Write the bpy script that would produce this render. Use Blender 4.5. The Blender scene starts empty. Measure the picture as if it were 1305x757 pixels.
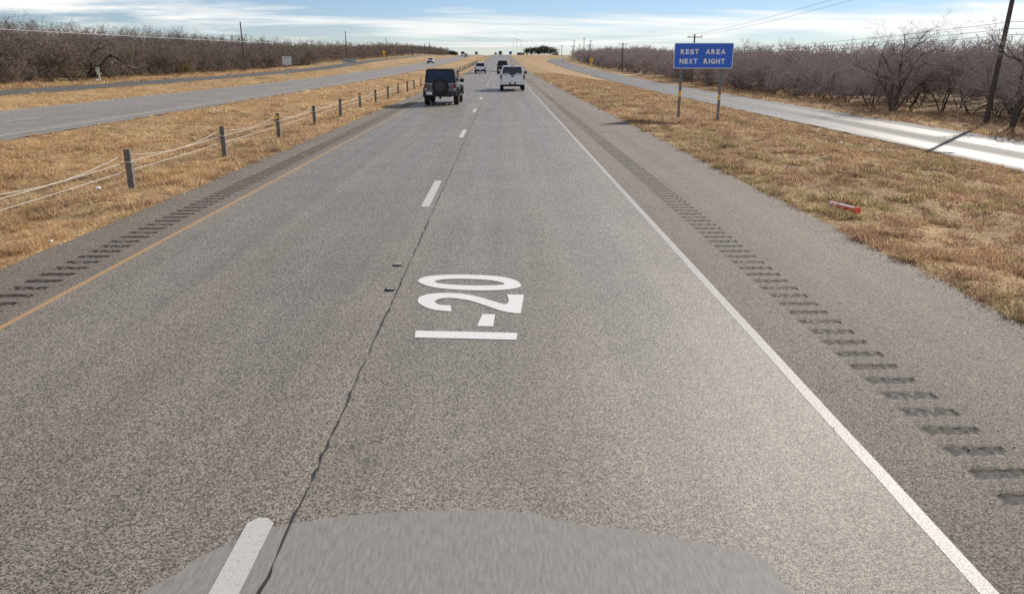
import bpy, bmesh, math, random
import numpy as np
from mathutils import Vector, Matrix, geometry

R = math.radians
C = bpy.context.scene.collection
SC = bpy.context.scene

# ------------------------------------------------------------------ camera
CAM_H, PITCH, YAW, FPX, W0, H0 = 2.5, 17.55, 0.74, 960.0, 1305.0, 757.0
cam_d = bpy.data.cameras.new('camera')
cam_d.sensor_width = 36.0
cam_d.lens = 36.0 * FPX / W0
cam_d.clip_start, cam_d.clip_end = 0.1, 12000
cam = bpy.data.objects.new('camera', cam_d)
C.objects.link(cam)
cam.location = (0, 0, CAM_H)
cam.rotation_euler = (R(90 - PITCH), 0, R(-YAW))
SC.camera = cam
CAM_M = (Matrix.Rotation(R(-YAW), 3, 'Z') @ Matrix.Rotation(R(90 - PITCH), 3, 'X'))

def ray(px, py):
    return CAM_M @ Vector(((px - W0 / 2) / FPX, -(py - H0 / 2) / FPX, -1.0))

def at(px, py, z=0.0):            # the point of the level z seen at that pixel
    d = ray(px, py)
    t = (z - CAM_H) / d.z
    return Vector((d.x * t, d.y * t, z))

def at_y(px, py, Y):              # the point of the plane y = Y seen at that pixel
    d = ray(px, py)
    t = Y / d.y
    return Vector((d.x * t, Y, CAM_H + d.z * t))

# ------------------------------------------------------------------ sky and sun
SUN_AZ, SUN_EL = 39.0, 27.0       # degrees right of the road's direction, above the horizon
world = bpy.data.worlds.new('World')
SC.world = world
world.use_nodes = True
wn, wl = world.node_tree.nodes, world.node_tree.links
wn.clear()
def N(nodes, t, **kw):
    n = nodes.new(t)
    for k, v in kw.items():
        setattr(n, k, v)
    return n
out = N(wn, 'ShaderNodeOutputWorld')
bg = N(wn, 'ShaderNodeBackground')
bg.inputs['Strength'].default_value = 0.062
sky = N(wn, 'ShaderNodeTexSky', sky_type='NISHITA')
sky.sun_disc = False
sky.sun_elevation, sky.sun_rotation = R(SUN_EL), R(SUN_AZ)
sky.altitude, sky.air_density, sky.dust_density, sky.ozone_density = 400, 1.0, 0.0, 2.0
tc = N(wn, 'ShaderNodeTexCoord')
sep = N(wn, 'ShaderNodeSeparateXYZ')
wl.new(tc.outputs['Generated'], sep.inputs[0])
def wmath(op, a, b=None):
    n = N(wn, 'ShaderNodeMath', operation=op)
    for i, v in enumerate((a, b)):
        if v is None: continue
        if isinstance(v, (int, float)): n.inputs[i].default_value = v
        else: wl.new(v, n.inputs[i])
    return n.outputs[0]
zc = wmath('MAXIMUM', sep.outputs[2], 0.0)
zz = wmath('ADD', zc, 0.085)
comb = N(wn, 'ShaderNodeCombineXYZ')
wl.new(wmath('DIVIDE', sep.outputs[0], zz), comb.inputs[0])
wl.new(wmath('DIVIDE', sep.outputs[1], zz), comb.inputs[1])
mp = N(wn, 'ShaderNodeMapping')
mp.inputs['Location'].default_value = (3.15, 0.6, 0.0)
mp.inputs['Rotation'].default_value = (0, 0, R(14))
mp.inputs['Scale'].default_value = (0.30, 0.52, 1)
wl.new(comb.outputs[0], mp.inputs[0])
cn = N(wn, 'ShaderNodeTexNoise')
cn.inputs['Scale'].default_value = 1.0
cn.inputs['Detail'].default_value = 9
cn.inputs['Roughness'].default_value = 0.58
cn.inputs['Distortion'].default_value = 0.5
wl.new(mp.outputs[0], cn.inputs[0])
cr = N(wn, 'ShaderNodeValToRGB')
cr.color_ramp.elements[0].position = 0.465
cr.color_ramp.elements[1].position = 0.62
wl.new(cn.outputs[0], cr.inputs[0])
mx = N(wn, 'ShaderNodeMix', data_type='RGBA')
wl.new(wmath('MULTIPLY', cr.outputs[0], 0.9), mx.inputs['Factor'])
tint = N(wn, 'ShaderNodeMix', data_type='RGBA', blend_type='MULTIPLY')
tint.inputs['Factor'].default_value = 1
tint.inputs['B'].default_value = (0.82, 0.93, 1.26, 1)
wl.new(sky.outputs[0], tint.inputs['A'])
wl.new(tint.outputs['Result'], mx.inputs['A'])
mx.inputs['B'].default_value = (13.6, 13.4, 12.9, 1)
wl.new(mx.outputs['Result'], bg.inputs['Color'])
wl.new(bg.outputs[0], out.inputs[0])

sun_d = bpy.data.lights.new('sun', 'SUN')
sun_d.energy, sun_d.angle, sun_d.color = 5.0, R(0.55), (1.0, 0.93, 0.83)
sun = bpy.data.objects.new('sun', sun_d)
C.objects.link(sun)
sd = Vector((math.sin(R(SUN_AZ)) * math.cos(R(SUN_EL)), math.cos(R(SUN_AZ)) * math.cos(R(SUN_EL)), math.sin(R(SUN_EL))))
sun.rotation_euler = sd.to_track_quat('Z', 'Y').to_euler()
SC.view_settings.view_transform = 'Standard'
SC.view_settings.look = 'None'
SC.view_settings.exposure = 0.38
SC.view_settings.gamma = 1.0
SC.cycles.max_bounces = 5
SC.cycles.transparent_max_bounces = 8
SC.cycles.use_denoising = False
SC.cycles.denoiser = 'OPENIMAGEDENOISE'
SC.cycles.denoising_input_passes = 'RGB_ALBEDO_NORMAL'

# ------------------------------------------------------------------ materials
def mat(name, col, rough=0.7, metal=0.0, spec=0.5, noise=None, bump=None, emit=None):
    """noise = (scale, second colour, contrast): worn/grainy variation; bump = (scale, strength)"""
    m = bpy.data.materials.new(name)
    m.use_nodes = True
    n, l = m.node_tree.nodes, m.node_tree.links
    b = n['Principled BSDF']
    b.inputs['Base Color'].default_value = (*col, 1)
    b.inputs['Roughness'].default_value = rough
    b.inputs['Metallic'].default_value = metal
    b.inputs['Specular IOR Level'].default_value = spec
    tcn = N(n, 'ShaderNodeTexCoord')
    if noise:
        t = N(n, 'ShaderNodeTexNoise')
        t.inputs['Scale'].default_value = noise[0]
        t.inputs['Detail'].default_value = 5
        l.new(tcn.outputs['Object'], t.inputs[0])
        r = N(n, 'ShaderNodeValToRGB')
        r.color_ramp.elements[0].position, r.color_ramp.elements[1].position = 0.5 - noise[2], 0.5 + noise[2]
        r.color_ramp.elements[0].color, r.color_ramp.elements[1].color = (*col, 1), (*noise[1], 1)
        l.new(t.outputs[0], r.inputs[0])
        l.new(r.outputs[0], b.inputs['Base Color'])
    if bump:
        t = N(n, 'ShaderNodeTexNoise')
        t.inputs['Scale'].default_value = bump[0]
        l.new(tcn.outputs['Object'], t.inputs[0])
        bp = N(n, 'ShaderNodeBump')
        bp.inputs['Strength'].default_value = bump[1]
        bp.inputs['Distance'].default_value = 0.02
        l.new(t.outputs[0], bp.inputs['Height'])
        l.new(bp.outputs[0], b.inputs['Normal'])
    return m

def asphalt(name, dark, light, rough=0.5, spec=0.5, streak=1.0, warm=None, grain=160.0, bump=0.6, tracks=None, track_rough=0.42, track_w=(0.1, 0.85), spread=(0.3, 0.74)):
    m = bpy.data.materials.new(name)
    m.use_nodes = True
    n, l = m.node_tree.nodes, m.node_tree.links
    b = n['Principled BSDF']
    tcn = N(n, 'ShaderNodeTexCoord')
    def noise(scale, detail=2, map_scale=None, rough_=0.6):
        t = N(n, 'ShaderNodeTexNoise')
        t.inputs['Scale'].default_value = scale
        t.inputs['Detail'].default_value = detail
        t.inputs['Roughness'].default_value = rough_
        if map_scale:
            mpn = N(n, 'ShaderNodeMapping')
            mpn.inputs['Scale'].default_value = map_scale
            l.new(tcn.outputs['Object'], mpn.inputs[0]); l.new(mpn.outputs[0], t.inputs[0])
        else:
            l.new(tcn.outputs['Object'], t.inputs[0])
        return t
    vor = N(n, 'ShaderNodeTexVoronoi')
    vor.inputs['Scale'].default_value = grain * 0.55
    l.new(tcn.outputs['Object'], vor.inputs[0])
    stone = N(n, 'ShaderNodeSeparateColor')
    l.new(vor.outputs['Color'], stone.inputs[0])
    fine = noise(grain, 3, None, 0.75)
    addn = N(n, 'ShaderNodeMath', operation='ADD')
    ms = N(n, 'ShaderNodeMath', operation='MULTIPLY'); ms.inputs[1].default_value = 0.42
    mf = N(n, 'ShaderNodeMath', operation='MULTIPLY'); mf.inputs[1].default_value = 0.58
    l.new(stone.outputs[0], ms.inputs[0]); l.new(fine.outputs[0], mf.inputs[0])
    l.new(ms.outputs[0], addn.inputs[0]); l.new(mf.outputs[0], addn.inputs[1])
    ramp = N(n, 'ShaderNodeValToRGB')
    ramp.color_ramp.elements[0].position, ramp.color_ramp.elements[1].position = spread
    ramp.color_ramp.elements[0].color, ramp.color_ramp.elements[1].color = (*dark, 1), (*light, 1)
    l.new(addn.outputs[0], ramp.inputs[0])
    # long worn streaks in the driving direction and broad blotches
    st = noise(1.0, 4, (1.9, 0.035, 1))
    bl = noise(0.5, 4)
    sm = N(n, 'ShaderNodeMix', data_type='FLOAT'); sm.inputs[0].default_value = 0.4
    l.new(st.outputs[0], sm.inputs[2]); l.new(bl.outputs[0], sm.inputs[3])
    rg = N(n, 'ShaderNodeMapRange')
    rg.inputs['From Min'].default_value, rg.inputs['From Max'].default_value = 0.3, 0.7
    rg.inputs['To Min'].default_value, rg.inputs['To Max'].default_value = 1 - 0.22 * streak, 1 + 0.2 * streak
    l.new(sm.outputs[0], rg.inputs[0])
    mul = N(n, 'ShaderNodeMix', data_type='RGBA', blend_type='MULTIPLY')
    mul.inputs['Factor'].default_value = 1
    l.new(ramp.outputs[0], mul.inputs['A']); l.new(rg.outputs[0], mul.inputs['B'])
    l.new(mul.outputs['Result'], b.inputs['Base Color'])
    b.inputs['Roughness'].default_value = rough
    b.inputs['Specular IOR Level'].default_value = spec
    if tracks:                 # wheel tracks polished smooth by traffic
        sp = N(n, 'ShaderNodeSeparateXYZ'); l.new(tcn.outputs['Object'], sp.inputs[0])
        acc = None
        for tx in tracks:
            a1 = N(n, 'ShaderNodeMath', operation='SUBTRACT'); l.new(sp.outputs[0], a1.inputs[0]); a1.inputs[1].default_value = tx
            a2 = N(n, 'ShaderNodeMath', operation='ABSOLUTE'); l.new(a1.outputs[0], a2.inputs[0])
            a3 = N(n, 'ShaderNodeMapRange', interpolation_type='SMOOTHSTEP'); l.new(a2.outputs[0], a3.inputs[0])
            a3.inputs['From Min'].default_value, a3.inputs['From Max'].default_value = track_w
            a3.inputs['To Min'].default_value, a3.inputs['To Max'].default_value = 1, 0
            if acc is None: acc = a3.outputs[0]
            else:
                mxn = N(n, 'ShaderNodeMath', operation='MAXIMUM'); l.new(acc, mxn.inputs[0]); l.new(a3.outputs[0], mxn.inputs[1]); acc = mxn.outputs[0]
        mw = N(n, 'ShaderNodeMath', operation='MULTIPLY'); l.new(acc, mw.inputs[0]); l.new(st.outputs[0], mw.inputs[1])
        rr_ = N(n, 'ShaderNodeMapRange'); l.new(mw.outputs[0], rr_.inputs[0])
        rr_.inputs['From Max'].default_value = 0.6
        rr_.inputs['To Min'].default_value, rr_.inputs['To Max'].default_value = rough, track_rough
        l.new(rr_.outputs[0], b.inputs['Roughness'])
    bp = N(n, 'ShaderNodeBump')
    bp.inputs['Strength'].default_value = bump
    bp.inputs['Distance'].default_value = 0.006
    l.new(addn.outputs[0], bp.inputs['Height']); l.new(bp.outputs[0], b.inputs['Normal'])
    return m

M = {}
M['asphalt'] = asphalt('asphalt', (0.03, 0.026, 0.020), (0.34, 0.298, 0.240), 0.56, 0.36, grain=185, bump=1.0, streak=1.2, tracks=(-4.0, -2.25, -0.4, 1.35), track_rough=0.46)
M['asphalt_shoulder'] = asphalt('asphalt_shoulder', (0.04, 0.034, 0.029), (0.3, 0.256, 0.213), 0.82, 0.18, grain=185, bump=0.9)
M['asphalt_far'] = asphalt('asphalt_opposite', (0.1, 0.091, 0.083), (0.31, 0.285, 0.26), 0.75, 0.25, grain=120)
M['asphalt_dark'] = asphalt('asphalt_frontage', (0.04, 0.038, 0.037), (0.15, 0.143, 0.137), 0.8, 0.2, grain=100)
M['asphalt_right'] = asphalt('asphalt_sealed', (0.06, 0.057, 0.054), (0.23, 0.216, 0.2), 0.85, 0.2, streak=1.6, grain=100, bump=0.3, tracks=(20.6, 24.0), track_rough=0.45, track_w=(0.0, 1.5))
M['smooth'] = None
M['groove'] = asphalt('groove_dirt_and_shade', (0.01, 0.009, 0.008), (0.075, 0.066, 0.058), 0.8, 0.2, grain=110, bump=0.8)  # darker than the road: groove dirt and recess shade put into the colour

def worn_paint(name, col, base, scale=70.0, cover=0.42):
    m = bpy.data.materials.new(name); m.use_nodes = True
    n, l = m.node_tree.nodes, m.node_tree.links
    b = n['Principled BSDF']
    tcn = N(n, 'ShaderNodeTexCoord')
    a = N(n, 'ShaderNodeTexNoise'); a.inputs['Scale'].default_value = scale; a.inputs['Detail'].default_value = 4
    a.inputs['Roughness'].default_value = 0.7
    l.new(tcn.outputs['Object'], a.inputs[0])
    r = N(n, 'ShaderNodeValToRGB')
    r.color_ramp.elements[0].position, r.color_ramp.elements[1].position = cover - 0.05, cover + 0.05
    r.color_ramp.elements[0].color, r.color_ramp.elements[1].color = (*base, 1), (*col, 1)
    l.new(a.outputs[0], r.inputs[0]); l.new(r.outputs[0], b.inputs['Base Color'])
    b.inputs['Roughness'].default_value = 0.6
    bp = N(n, 'ShaderNodeBump'); bp.inputs['Strength'].default_value = 0.4; bp.inputs['Distance'].default_value = 0.004
    l.new(a.outputs[0], bp.inputs['Height']); l.new(bp.outputs[0], b.inputs['Normal'])
    return m
M['white_line'] = worn_paint('worn_white_paint', (0.46, 0.45, 0.42), (0.2, 0.18, 0.16), 75, 0.52)
M['dash_paint'] = worn_paint('dash_white_paint', (0.42, 0.405, 0.375), (0.3, 0.28, 0.25), 60, 0.4)
M['overlay_letter'] = worn_paint('overlay_letter_white', (0.6, 0.59, 0.57), (0.38, 0.365, 0.345), 80, 0.37)  # white of the added map overlay letters
M['yellow_line'] = worn_paint('worn_yellow_paint', (0.36, 0.21, 0.08), (0.24, 0.18, 0.115), 60, 0.47)
M['pale_line'] = worn_paint('pale_edge_paint', (0.42, 0.37, 0.27), (0.3, 0.28, 0.24), 8, 0.45)
M['crack'] = mat('tar_crack', (0.012, 0.011, 0.01), 0.7)
M['post_wood'] = mat('weathered_post', (0.085, 0.075, 0.066), 0.85, noise=(14, (0.2, 0.18, 0.155), 0.2), bump=(30, 0.5))
M['cable'] = mat('galvanised_cable', (0.36, 0.34, 0.31), 0.6, 0.0)
M['galv'] = mat('galvanised_steel', (0.3, 0.31, 0.32), 0.5, 0.4, noise=(9, (0.42, 0.43, 0.43), 0.2))
M['sign_back'] = mat('sign_back_aluminium', (0.45, 0.5, 0.5), 0.5, 0.2, noise=(3, (0.52, 0.56, 0.56), 0.2))
M['sign_blue'] = mat('sign_blue', (0.022, 0.115, 0.56), 0.5, noise=(2.5, (0.03, 0.13, 0.6), 0.2))
M['sign_white'] = mat('sign_white', (0.75, 0.76, 0.76), 0.5)
M['sign_yellow'] = mat('sign_yellow', (0.85, 0.42, 0.015), 0.5)
M['sign_orange'] = mat('sign_orange', (0.8, 0.28, 0.02), 0.5)
M['sign_steel'] = mat('sign_post_steel', (0.13, 0.14, 0.145), 0.5, 0.3, noise=(6, (0.19, 0.195, 0.2), 0.2))
M['amber'] = mat('amber_reflector', (0.85, 0.4, 0.02), 0.3)
M['pole_wood'] = mat('pole_wood', (0.05, 0.04, 0.033), 0.9, noise=(6, (0.1, 0.082, 0.068), 0.25))
M['wire'] = mat('wire', (0.05, 0.05, 0.05), 0.6)
M['wire_pale'] = mat('wire_bright', (0.5, 0.5, 0.5), 0.4, 0.5)
M['bark'] = mat('mesquite_bark', (0.065, 0.053, 0.046), 0.95, noise=(9, (0.13, 0.11, 0.095), 0.2), bump=(25, 0.8))
M['twig_l'] = mat('twig_grey_brown', (0.165, 0.133, 0.115), 0.9, noise=(0.9, (0.28, 0.224, 0.185), 0.2))
M['twig_r'] = mat('twig_brown_veiled', (0.29, 0.234, 0.222), 0.9, noise=(0.9, (0.42, 0.348, 0.325), 0.2))  # paler and purplish: sun veil over the right brush put into the colour
M['twig_olive'] = mat('twig_olive', (0.2, 0.175, 0.06), 0.9, noise=(1.3, (0.34, 0.28, 0.09), 0.2))
M['leaf_dark'] = mat('evergreen_leaf', (0.04, 0.045, 0.03), 0.8, noise=(1.0, (0.08, 0.085, 0.06), 0.2))
M['tyre'] = mat('tyre_rubber', (0.012, 0.012, 0.013), 0.8)
M['rim'] = mat('rim_alloy', (0.3, 0.3, 0.31), 0.35, 0.8)
M['rim_dark'] = mat('rim_black', (0.045, 0.045, 0.05), 0.5, 0.3)
M['black_plastic'] = mat('black_plastic', (0.018, 0.018, 0.02), 0.6)
M['under'] = mat('underbody', (0.01, 0.01, 0.01), 0.9)
M['glass'] = mat('dark_glass', (0.012, 0.014, 0.018), 0.06, 0.0, 0.6)
M['soft_top'] = mat('black_soft_top', (0.012, 0.0125, 0.014), 0.75)
M['paint_grey'] = mat('paint_dark_grey', (0.115, 0.122, 0.135), 0.4, 0.8)
M['paint_white'] = mat('paint_white', (0.72, 0.73, 0.75), 0.3)
M['paint_silver'] = mat('paint_pale', (0.55, 0.56, 0.58), 0.3, 0.2)
M['paint_dark'] = mat('paint_near_black', (0.02, 0.019, 0.022), 0.3, 0.2)
M['paint_red'] = mat('paint_red', (0.45, 0.03, 0.02), 0.35)
M['chrome'] = mat('chrome_bumper', (0.62, 0.63, 0.65), 0.25, 0.7)
M['tail_red'] = mat('tail_light_red', (0.2, 0.012, 0.01), 0.3)
M['head_lamp'] = mat('headlamp_lens', (0.75, 0.76, 0.78), 0.15)
M['plate'] = mat('licence_plate', (0.7, 0.71, 0.72), 0.5)
M['orange_tube'] = mat('orange_plastic', (0.9, 0.1, 0.03), 0.45, noise=(12, (0.75, 0.085, 0.03), 0.3))
M['white_sleeve_and_highlight'] = mat('white_sleeve_and_highlight', (0.82, 0.82, 0.8), 0.4)
M['white_wood'] = mat('white_painted_wood', (0.75, 0.74, 0.7), 0.7)
M['litter'] = mat('white_litter', (0.75, 0.75, 0.73), 0.6)
M['roof'] = mat('grey_roof', (0.1, 0.1, 0.105), 0.8)
M['concrete'] = mat('grey_concrete', (0.4, 0.39, 0.37), 0.85, noise=(3, (0.48, 0.47, 0.45), 0.2))

for k_ in ('paint_grey', 'paint_white', 'paint_silver', 'paint_dark', 'paint_red'):
    b_ = M[k_].node_tree.nodes['Principled BSDF']
    b_.inputs['Coat Weight'].default_value = 1.0
    b_.inputs['Coat Roughness'].default_value = 0.06

def streak_mat():
    m = bpy.data.materials.new('camera_blur_grey'); m.use_nodes = True  # streaky grey of the added camera blur patch
    n, l = m.node_tree.nodes, m.node_tree.links
    b = n['Principled BSDF']
    tcn = N(n, 'ShaderNodeTexCoord')
    mpn = N(n, 'ShaderNodeMapping'); mpn.inputs['Scale'].default_value = (55, 9, 1)
    l.new(tcn.outputs['Object'], mpn.inputs[0])
    a = N(n, 'ShaderNodeTexNoise'); a.inputs['Scale'].default_value = 1; a.inputs['Detail'].default_value = 5
    a.inputs['Roughness'].default_value = 0.65
    l.new(mpn.outputs[0], a.inputs[0])
    r = N(n, 'ShaderNodeValToRGB')
    r.color_ramp.elements[0].position, r.color_ramp.elements[1].position = 0.25, 0.75
    r.color_ramp.elements[0].color, r.color_ramp.elements[1].color = (0.15, 0.135, 0.125, 1), (0.26, 0.245, 0.23, 1)
    l.new(a.outputs[0], r.inputs[0]); l.new(r.outputs[0], b.inputs['Base Color'])
    b.inputs['Roughness'].default_value = 0.72
    b.inputs['Specular IOR Level'].default_value = 0.3
    return m
M['smooth'] = streak_mat()

def grass_mat(name, ground):
    m = bpy.data.materials.new(name); m.use_nodes = True
    n, l = m.node_tree.nodes, m.node_tree.links
    b = n['Principled BSDF']
    b.inputs['Roughness'].default_value = 0.9
    b.inputs['Specular IOR Level'].default_value = 0.15
    if not ground:
        a = N(n, 'ShaderNodeAttribute'); a.attribute_name = 'col'
        l.new(a.outputs['Color'], b.inputs['Base Color'])
        tr = N(n, 'ShaderNodeBsdfTranslucent'); l.new(a.outputs['Color'], tr.inputs[0])
        ms = N(n, 'ShaderNodeMixShader'); ms.inputs[0].default_value = 0.45
        l.new(b.outputs[0], ms.inputs[1]); l.new(tr.outputs[0], ms.inputs[2])
        l.new(ms.outputs[0], n['Material Output'].inputs[0])
        return m
    tcn = N(n, 'ShaderNodeTexCoord')
    def nz(s, d, ms=None):
        t = N(n, 'ShaderNodeTexNoise'); t.inputs['Scale'].default_value = s; t.inputs['Detail'].default_value = d
        t.inputs['Roughness'].default_value = 0.68
        if ms:
            mpn = N(n, 'ShaderNodeMapping'); mpn.inputs['Scale'].default_value = ms
            l.new(tcn.outputs['Object'], mpn.inputs[0]); l.new(mpn.outputs[0], t.inputs[0])
        else: l.new(tcn.outputs['Object'], t.inputs[0])
        return t
    big = nz(0.35, 6, (1, 0.45, 1)); fine = nz(7, 6); pat = nz(0.09, 5)
    r1 = N(n, 'ShaderNodeValToRGB')
    e = r1.color_ramp.elements
    e[0].position, e[1].position = 0.34, 0.66
    e[0].color, e[1].color = (0.25, 0.16, 0.085, 1), (0.47, 0.335, 0.17, 1)
    e2 = e.new(0.5); e2.color = (0.37, 0.25, 0.125, 1)
    l.new(big.outputs[0], r1.inputs[0])
    r2 = N(n, 'ShaderNodeValToRGB')
    r2.color_ramp.elements[0].position, r2.color_ramp.elements[1].position = 0.36, 0.68
    r2.color_ramp.elements[0].color, r2.color_ramp.elements[1].color = (0.5, 0.48, 0.46, 1), (1.15, 1.12, 1.08, 1)
    l.new(fine.outputs[0], r2.inputs[0])
    mu = N(n, 'ShaderNodeMix', data_type='RGBA', blend_type='MULTIPLY'); mu.inputs['Factor'].default_value = 1
    l.new(r1.outputs[0], mu.inputs['A']); l.new(r2.outputs[0], mu.inputs['B'])
    r3 = N(n, 'ShaderNodeValToRGB')
    r3.color_ramp.elements[0].position, r3.color_ramp.elements[1].position = 0.56, 0.72
    l.new(pat.outputs[0], r3.inputs[0])
    fx = N(n, 'ShaderNodeMath', operation='MULTIPLY'); fx.inputs[1].default_value = 0.5
    l.new(r3.outputs[0], fx.inputs[0])
    m2 = N(n, 'ShaderNodeMix', data_type='RGBA'); l.new(fx.outputs[0], m2.inputs['Factor'])
    l.new(mu.outputs['Result'], m2.inputs['A']); m2.inputs['B'].default_value = (0.19, 0.175, 0.06, 1)
    l.new(m2.outputs['Result'], b.inputs['Base Color'])
    bp = N(n, 'ShaderNodeBump'); bp.inputs['Strength'].default_value = 0.9; bp.inputs['Distance'].default_value = 0.06
    l.new(fine.outputs[0], bp.inputs['Height']); l.new(bp.outputs[0], b.inputs['Normal'])
    return m
M['ground'] = grass_mat('dry_grass_ground', True)
M['grass'] = grass_mat('dry_grass_blades', False)

# ------------------------------------------------------------------ helpers
def tag(o, label=None, cat=None, group=None, kind=None):
    if label: o['label'] = label
    if cat: o['category'] = cat
    if group: o['group'] = group
    if kind: o['kind'] = kind
    return o

def empty(name, loc=(0, 0, 0), rz=0.0, label=None, cat=None, group=None):
    o = bpy.data.objects.new(name, None)
    o.empty_display_size = 0.2
    C.objects.link(o)
    o.location = loc
    o.rotation_euler = (0, 0, rz)
    return tag(o, label, cat, group)

def link(name, me, m, parent=None, loc=None):
    if m is not None and not me.materials: me.materials.append(m)
    o = bpy.data.objects.new(name, me)
    C.objects.link(o)
    if parent: o.parent = parent
    if loc is not None: o.location = loc
    return o

class MB:
    def __init__(s): s.v, s.f = [], []
    def add(s, vs, fs):
        k = len(s.v)
        s.v += [tuple(v) for v in vs]
        s.f += [tuple(i + k for i in f) for f in fs]
        return s
    def box(s, c, d, rx=0, ry=0, rz=0):
        m = Matrix.Rotation(rz, 3, 'Z') @ Matrix.Rotation(ry, 3, 'Y') @ Matrix.Rotation(rx, 3, 'X')
        vs = [Vector(c) + m @ Vector((x * d[0] / 2, y * d[1] / 2, z * d[2] / 2)) for x in (-1, 1) for y in (-1, 1) for z in (-1, 1)]
        return s.add(vs, [(0, 1, 3, 2), (4, 6, 7, 5), (0, 4, 5, 1), (2, 3, 7, 6), (0, 2, 6, 4), (1, 5, 7, 3)])
    def tube(s, pts, rad, n=6):
        pts = [Vector(p) for p in pts]
        rad = rad if isinstance(rad, (list, tuple)) else [rad] * len(pts)
        vs, fs = [], []
        for i, p in enumerate(pts):
            d = (pts[min(i + 1, len(pts) - 1)] - pts[max(i - 1, 0)]).normalized()
            a = d.cross(Vector((0, 0, 1)) if abs(d.z) < 0.9 else Vector((1, 0, 0))).normalized()
            b = d.cross(a)
            for j in range(n):
                t = 2 * math.pi * j / n
                vs.append(p + (a * math.cos(t) + b * math.sin(t)) * rad[i])
        for i in range(len(pts) - 1):
            for j in range(n):
                k = (j + 1) % n
                fs.append((i * n + j, i * n + k, (i + 1) * n + k, (i + 1) * n + j))
        fs += [tuple(range(n))[::-1], tuple((len(pts) - 1) * n + j for j in range(n))]
        return s.add(vs, fs)
    def prism(s, poly, x0, x1, top_in=0.0):      # (y, z) outline carried from x0 to x1
        n = len(poly)
        vs = [(x0, y, z) for y, z in poly] + [(x1, y, z) for y, z in poly]
        fs = [(i, (i + 1) % n, n + (i + 1) % n, n + i) for i in range(n)]
        tri = geometry.tessellate_polygon([[Vector((y, z, 0)) for y, z in poly]])
        fs += [tuple(t) for t in tri] + [tuple(n + i for i in reversed(t)) for t in tri]
        return s.add(vs, fs)
    def slab(s, q, t, u0=0, u1=1, v0=0, v1=1):    # plate on the quad q (4 corners ccw seen from outside), proud by t
        q = [Vector(p) for p in q]
        P = lambda u, v: (q[0] * (1 - u) + q[1] * u) * (1 - v) + (q[3] * (1 - u) + q[2] * u) * v
        nn = (q[1] - q[0]).cross(q[3] - q[0]).normalized()
        a = [P(u0, v0), P(u1, v0), P(u1, v1), P(u0, v1)]
        vs = [p - nn * 0.01 for p in a] + [p + nn * t for p in a]
        return s.add(vs, [(3, 2, 1, 0), (4, 5, 6, 7), (0, 1, 5, 4), (1, 2, 6, 5), (2, 3, 7, 6), (3, 0, 4, 7)])
    def mesh(s, name, bevel=0.0, seg=2):
        me = bpy.data.meshes.new(name)
        me.from_pydata(s.v, [], s.f)
        bm = bmesh.new(); bm.from_mesh(me)
        bmesh.ops.recalc_face_normals(bm, faces=bm.faces)
        if bevel:
            bmesh.ops.dissolve_limit(bm, angle_limit=0.01, verts=bm.verts, edges=bm.edges)
            bmesh.ops.bevel(bm, geom=[e for e in bm.edges if len(e.link_faces) == 2 and e.calc_face_angle(0) > 0.35], offset=bevel, segments=seg, affect='EDGES', clamp_overlap=True)
            bmesh.ops.triangulate(bm, faces=[f for f in bm.faces if len(f.verts) > 4])
        bm.to_mesh(me); bm.free()
        return me
    def build(s, name, m, parent=None, bevel=0.0, loc=None):
        return link(name, s.mesh(name, bevel), m, parent, loc)

def copy_tree(o, parent=None):
    c = o.copy(); C.objects.link(c)
    c.parent = parent
    for ch in [x for x in o.children]:
        copy_tree(ch, c)
    return c

rng = np.random.default_rng(7)
random.seed(11)

def vnoise(x, y, seed=0):           # cheap smooth value noise, vectorised
    x = np.asarray(x, float); y = np.asarray(y, float)
    xi, yi = np.floor(x).astype(np.int64), np.floor(y).astype(np.int64)
    fx, fy = x - xi, y - yi
    fx, fy = fx * fx * (3 - 2 * fx), fy * fy * (3 - 2 * fy)
    def h(a, b):
        n = (a * 374761393 + b * 668265263 + seed * 1442695041) & 0x7fffffff
        n = ((n ^ (n >> 13)) * 1274126177) & 0x7fffffff
        return ((n ^ (n >> 16)) & 0xffff) / 65535.0
    return (h(xi, yi) * (1 - fx) + h(xi + 1, yi) * fx) * (1 - fy) + (h(xi, yi + 1) * (1 - fx) + h(xi + 1, yi + 1) * fx) * fy

# ------------------------------------------------------------------ terrain shape
_py = np.arange(-200, 6000, 5.0)
_pz = np.interp(_py, [-200, 90, 125, 160, 230, 300, 430, 520, 600, 660, 760, 1000, 6000],
                [0, 0, 0.14, 0.4, 1.05, 1.9, 3.75, 4.75, 5.15, 4.95, 3.6, -2, -4])
_k = np.exp(-np.linspace(-2, 2, 13) ** 2); _k /= _k.sum()
_pz = np.convolve(np.pad(_pz, 6, mode='edge'), _k, 'valid')
def prof(Y): return np.interp(Y, _py, _pz)
def sstep(a, b, x):
    t = np.clip((np.asarray(x, float) - a) / (b - a), 0, 1)
    return t * t * (3 - 2 * t)
CX = [-400, -90, -70, -52, -48, -44, -41.2, -35.2, -34, -30, -27, -25.1, -15.9, -15, -11.2, -8.6, -7.4, -6.3, 5.2, 6.8, 8.7, 10.4, 14, 18.3, 19.2, 27, 31, 45, 90, 400]
CZ = [1.5, 0.9, 0.6, 0.25, 0.05, -0.2, 0, 0, -0.08, -0.45, -0.12, 0, 0, -0.1, -0.5, -0.2, -0.07, -0.0, 0, -0.05, -0.05, -0.27, -0.85, -1.42, -1.5, -1.5, -1.5, -1.45, -1.2, -0.6]
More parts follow.
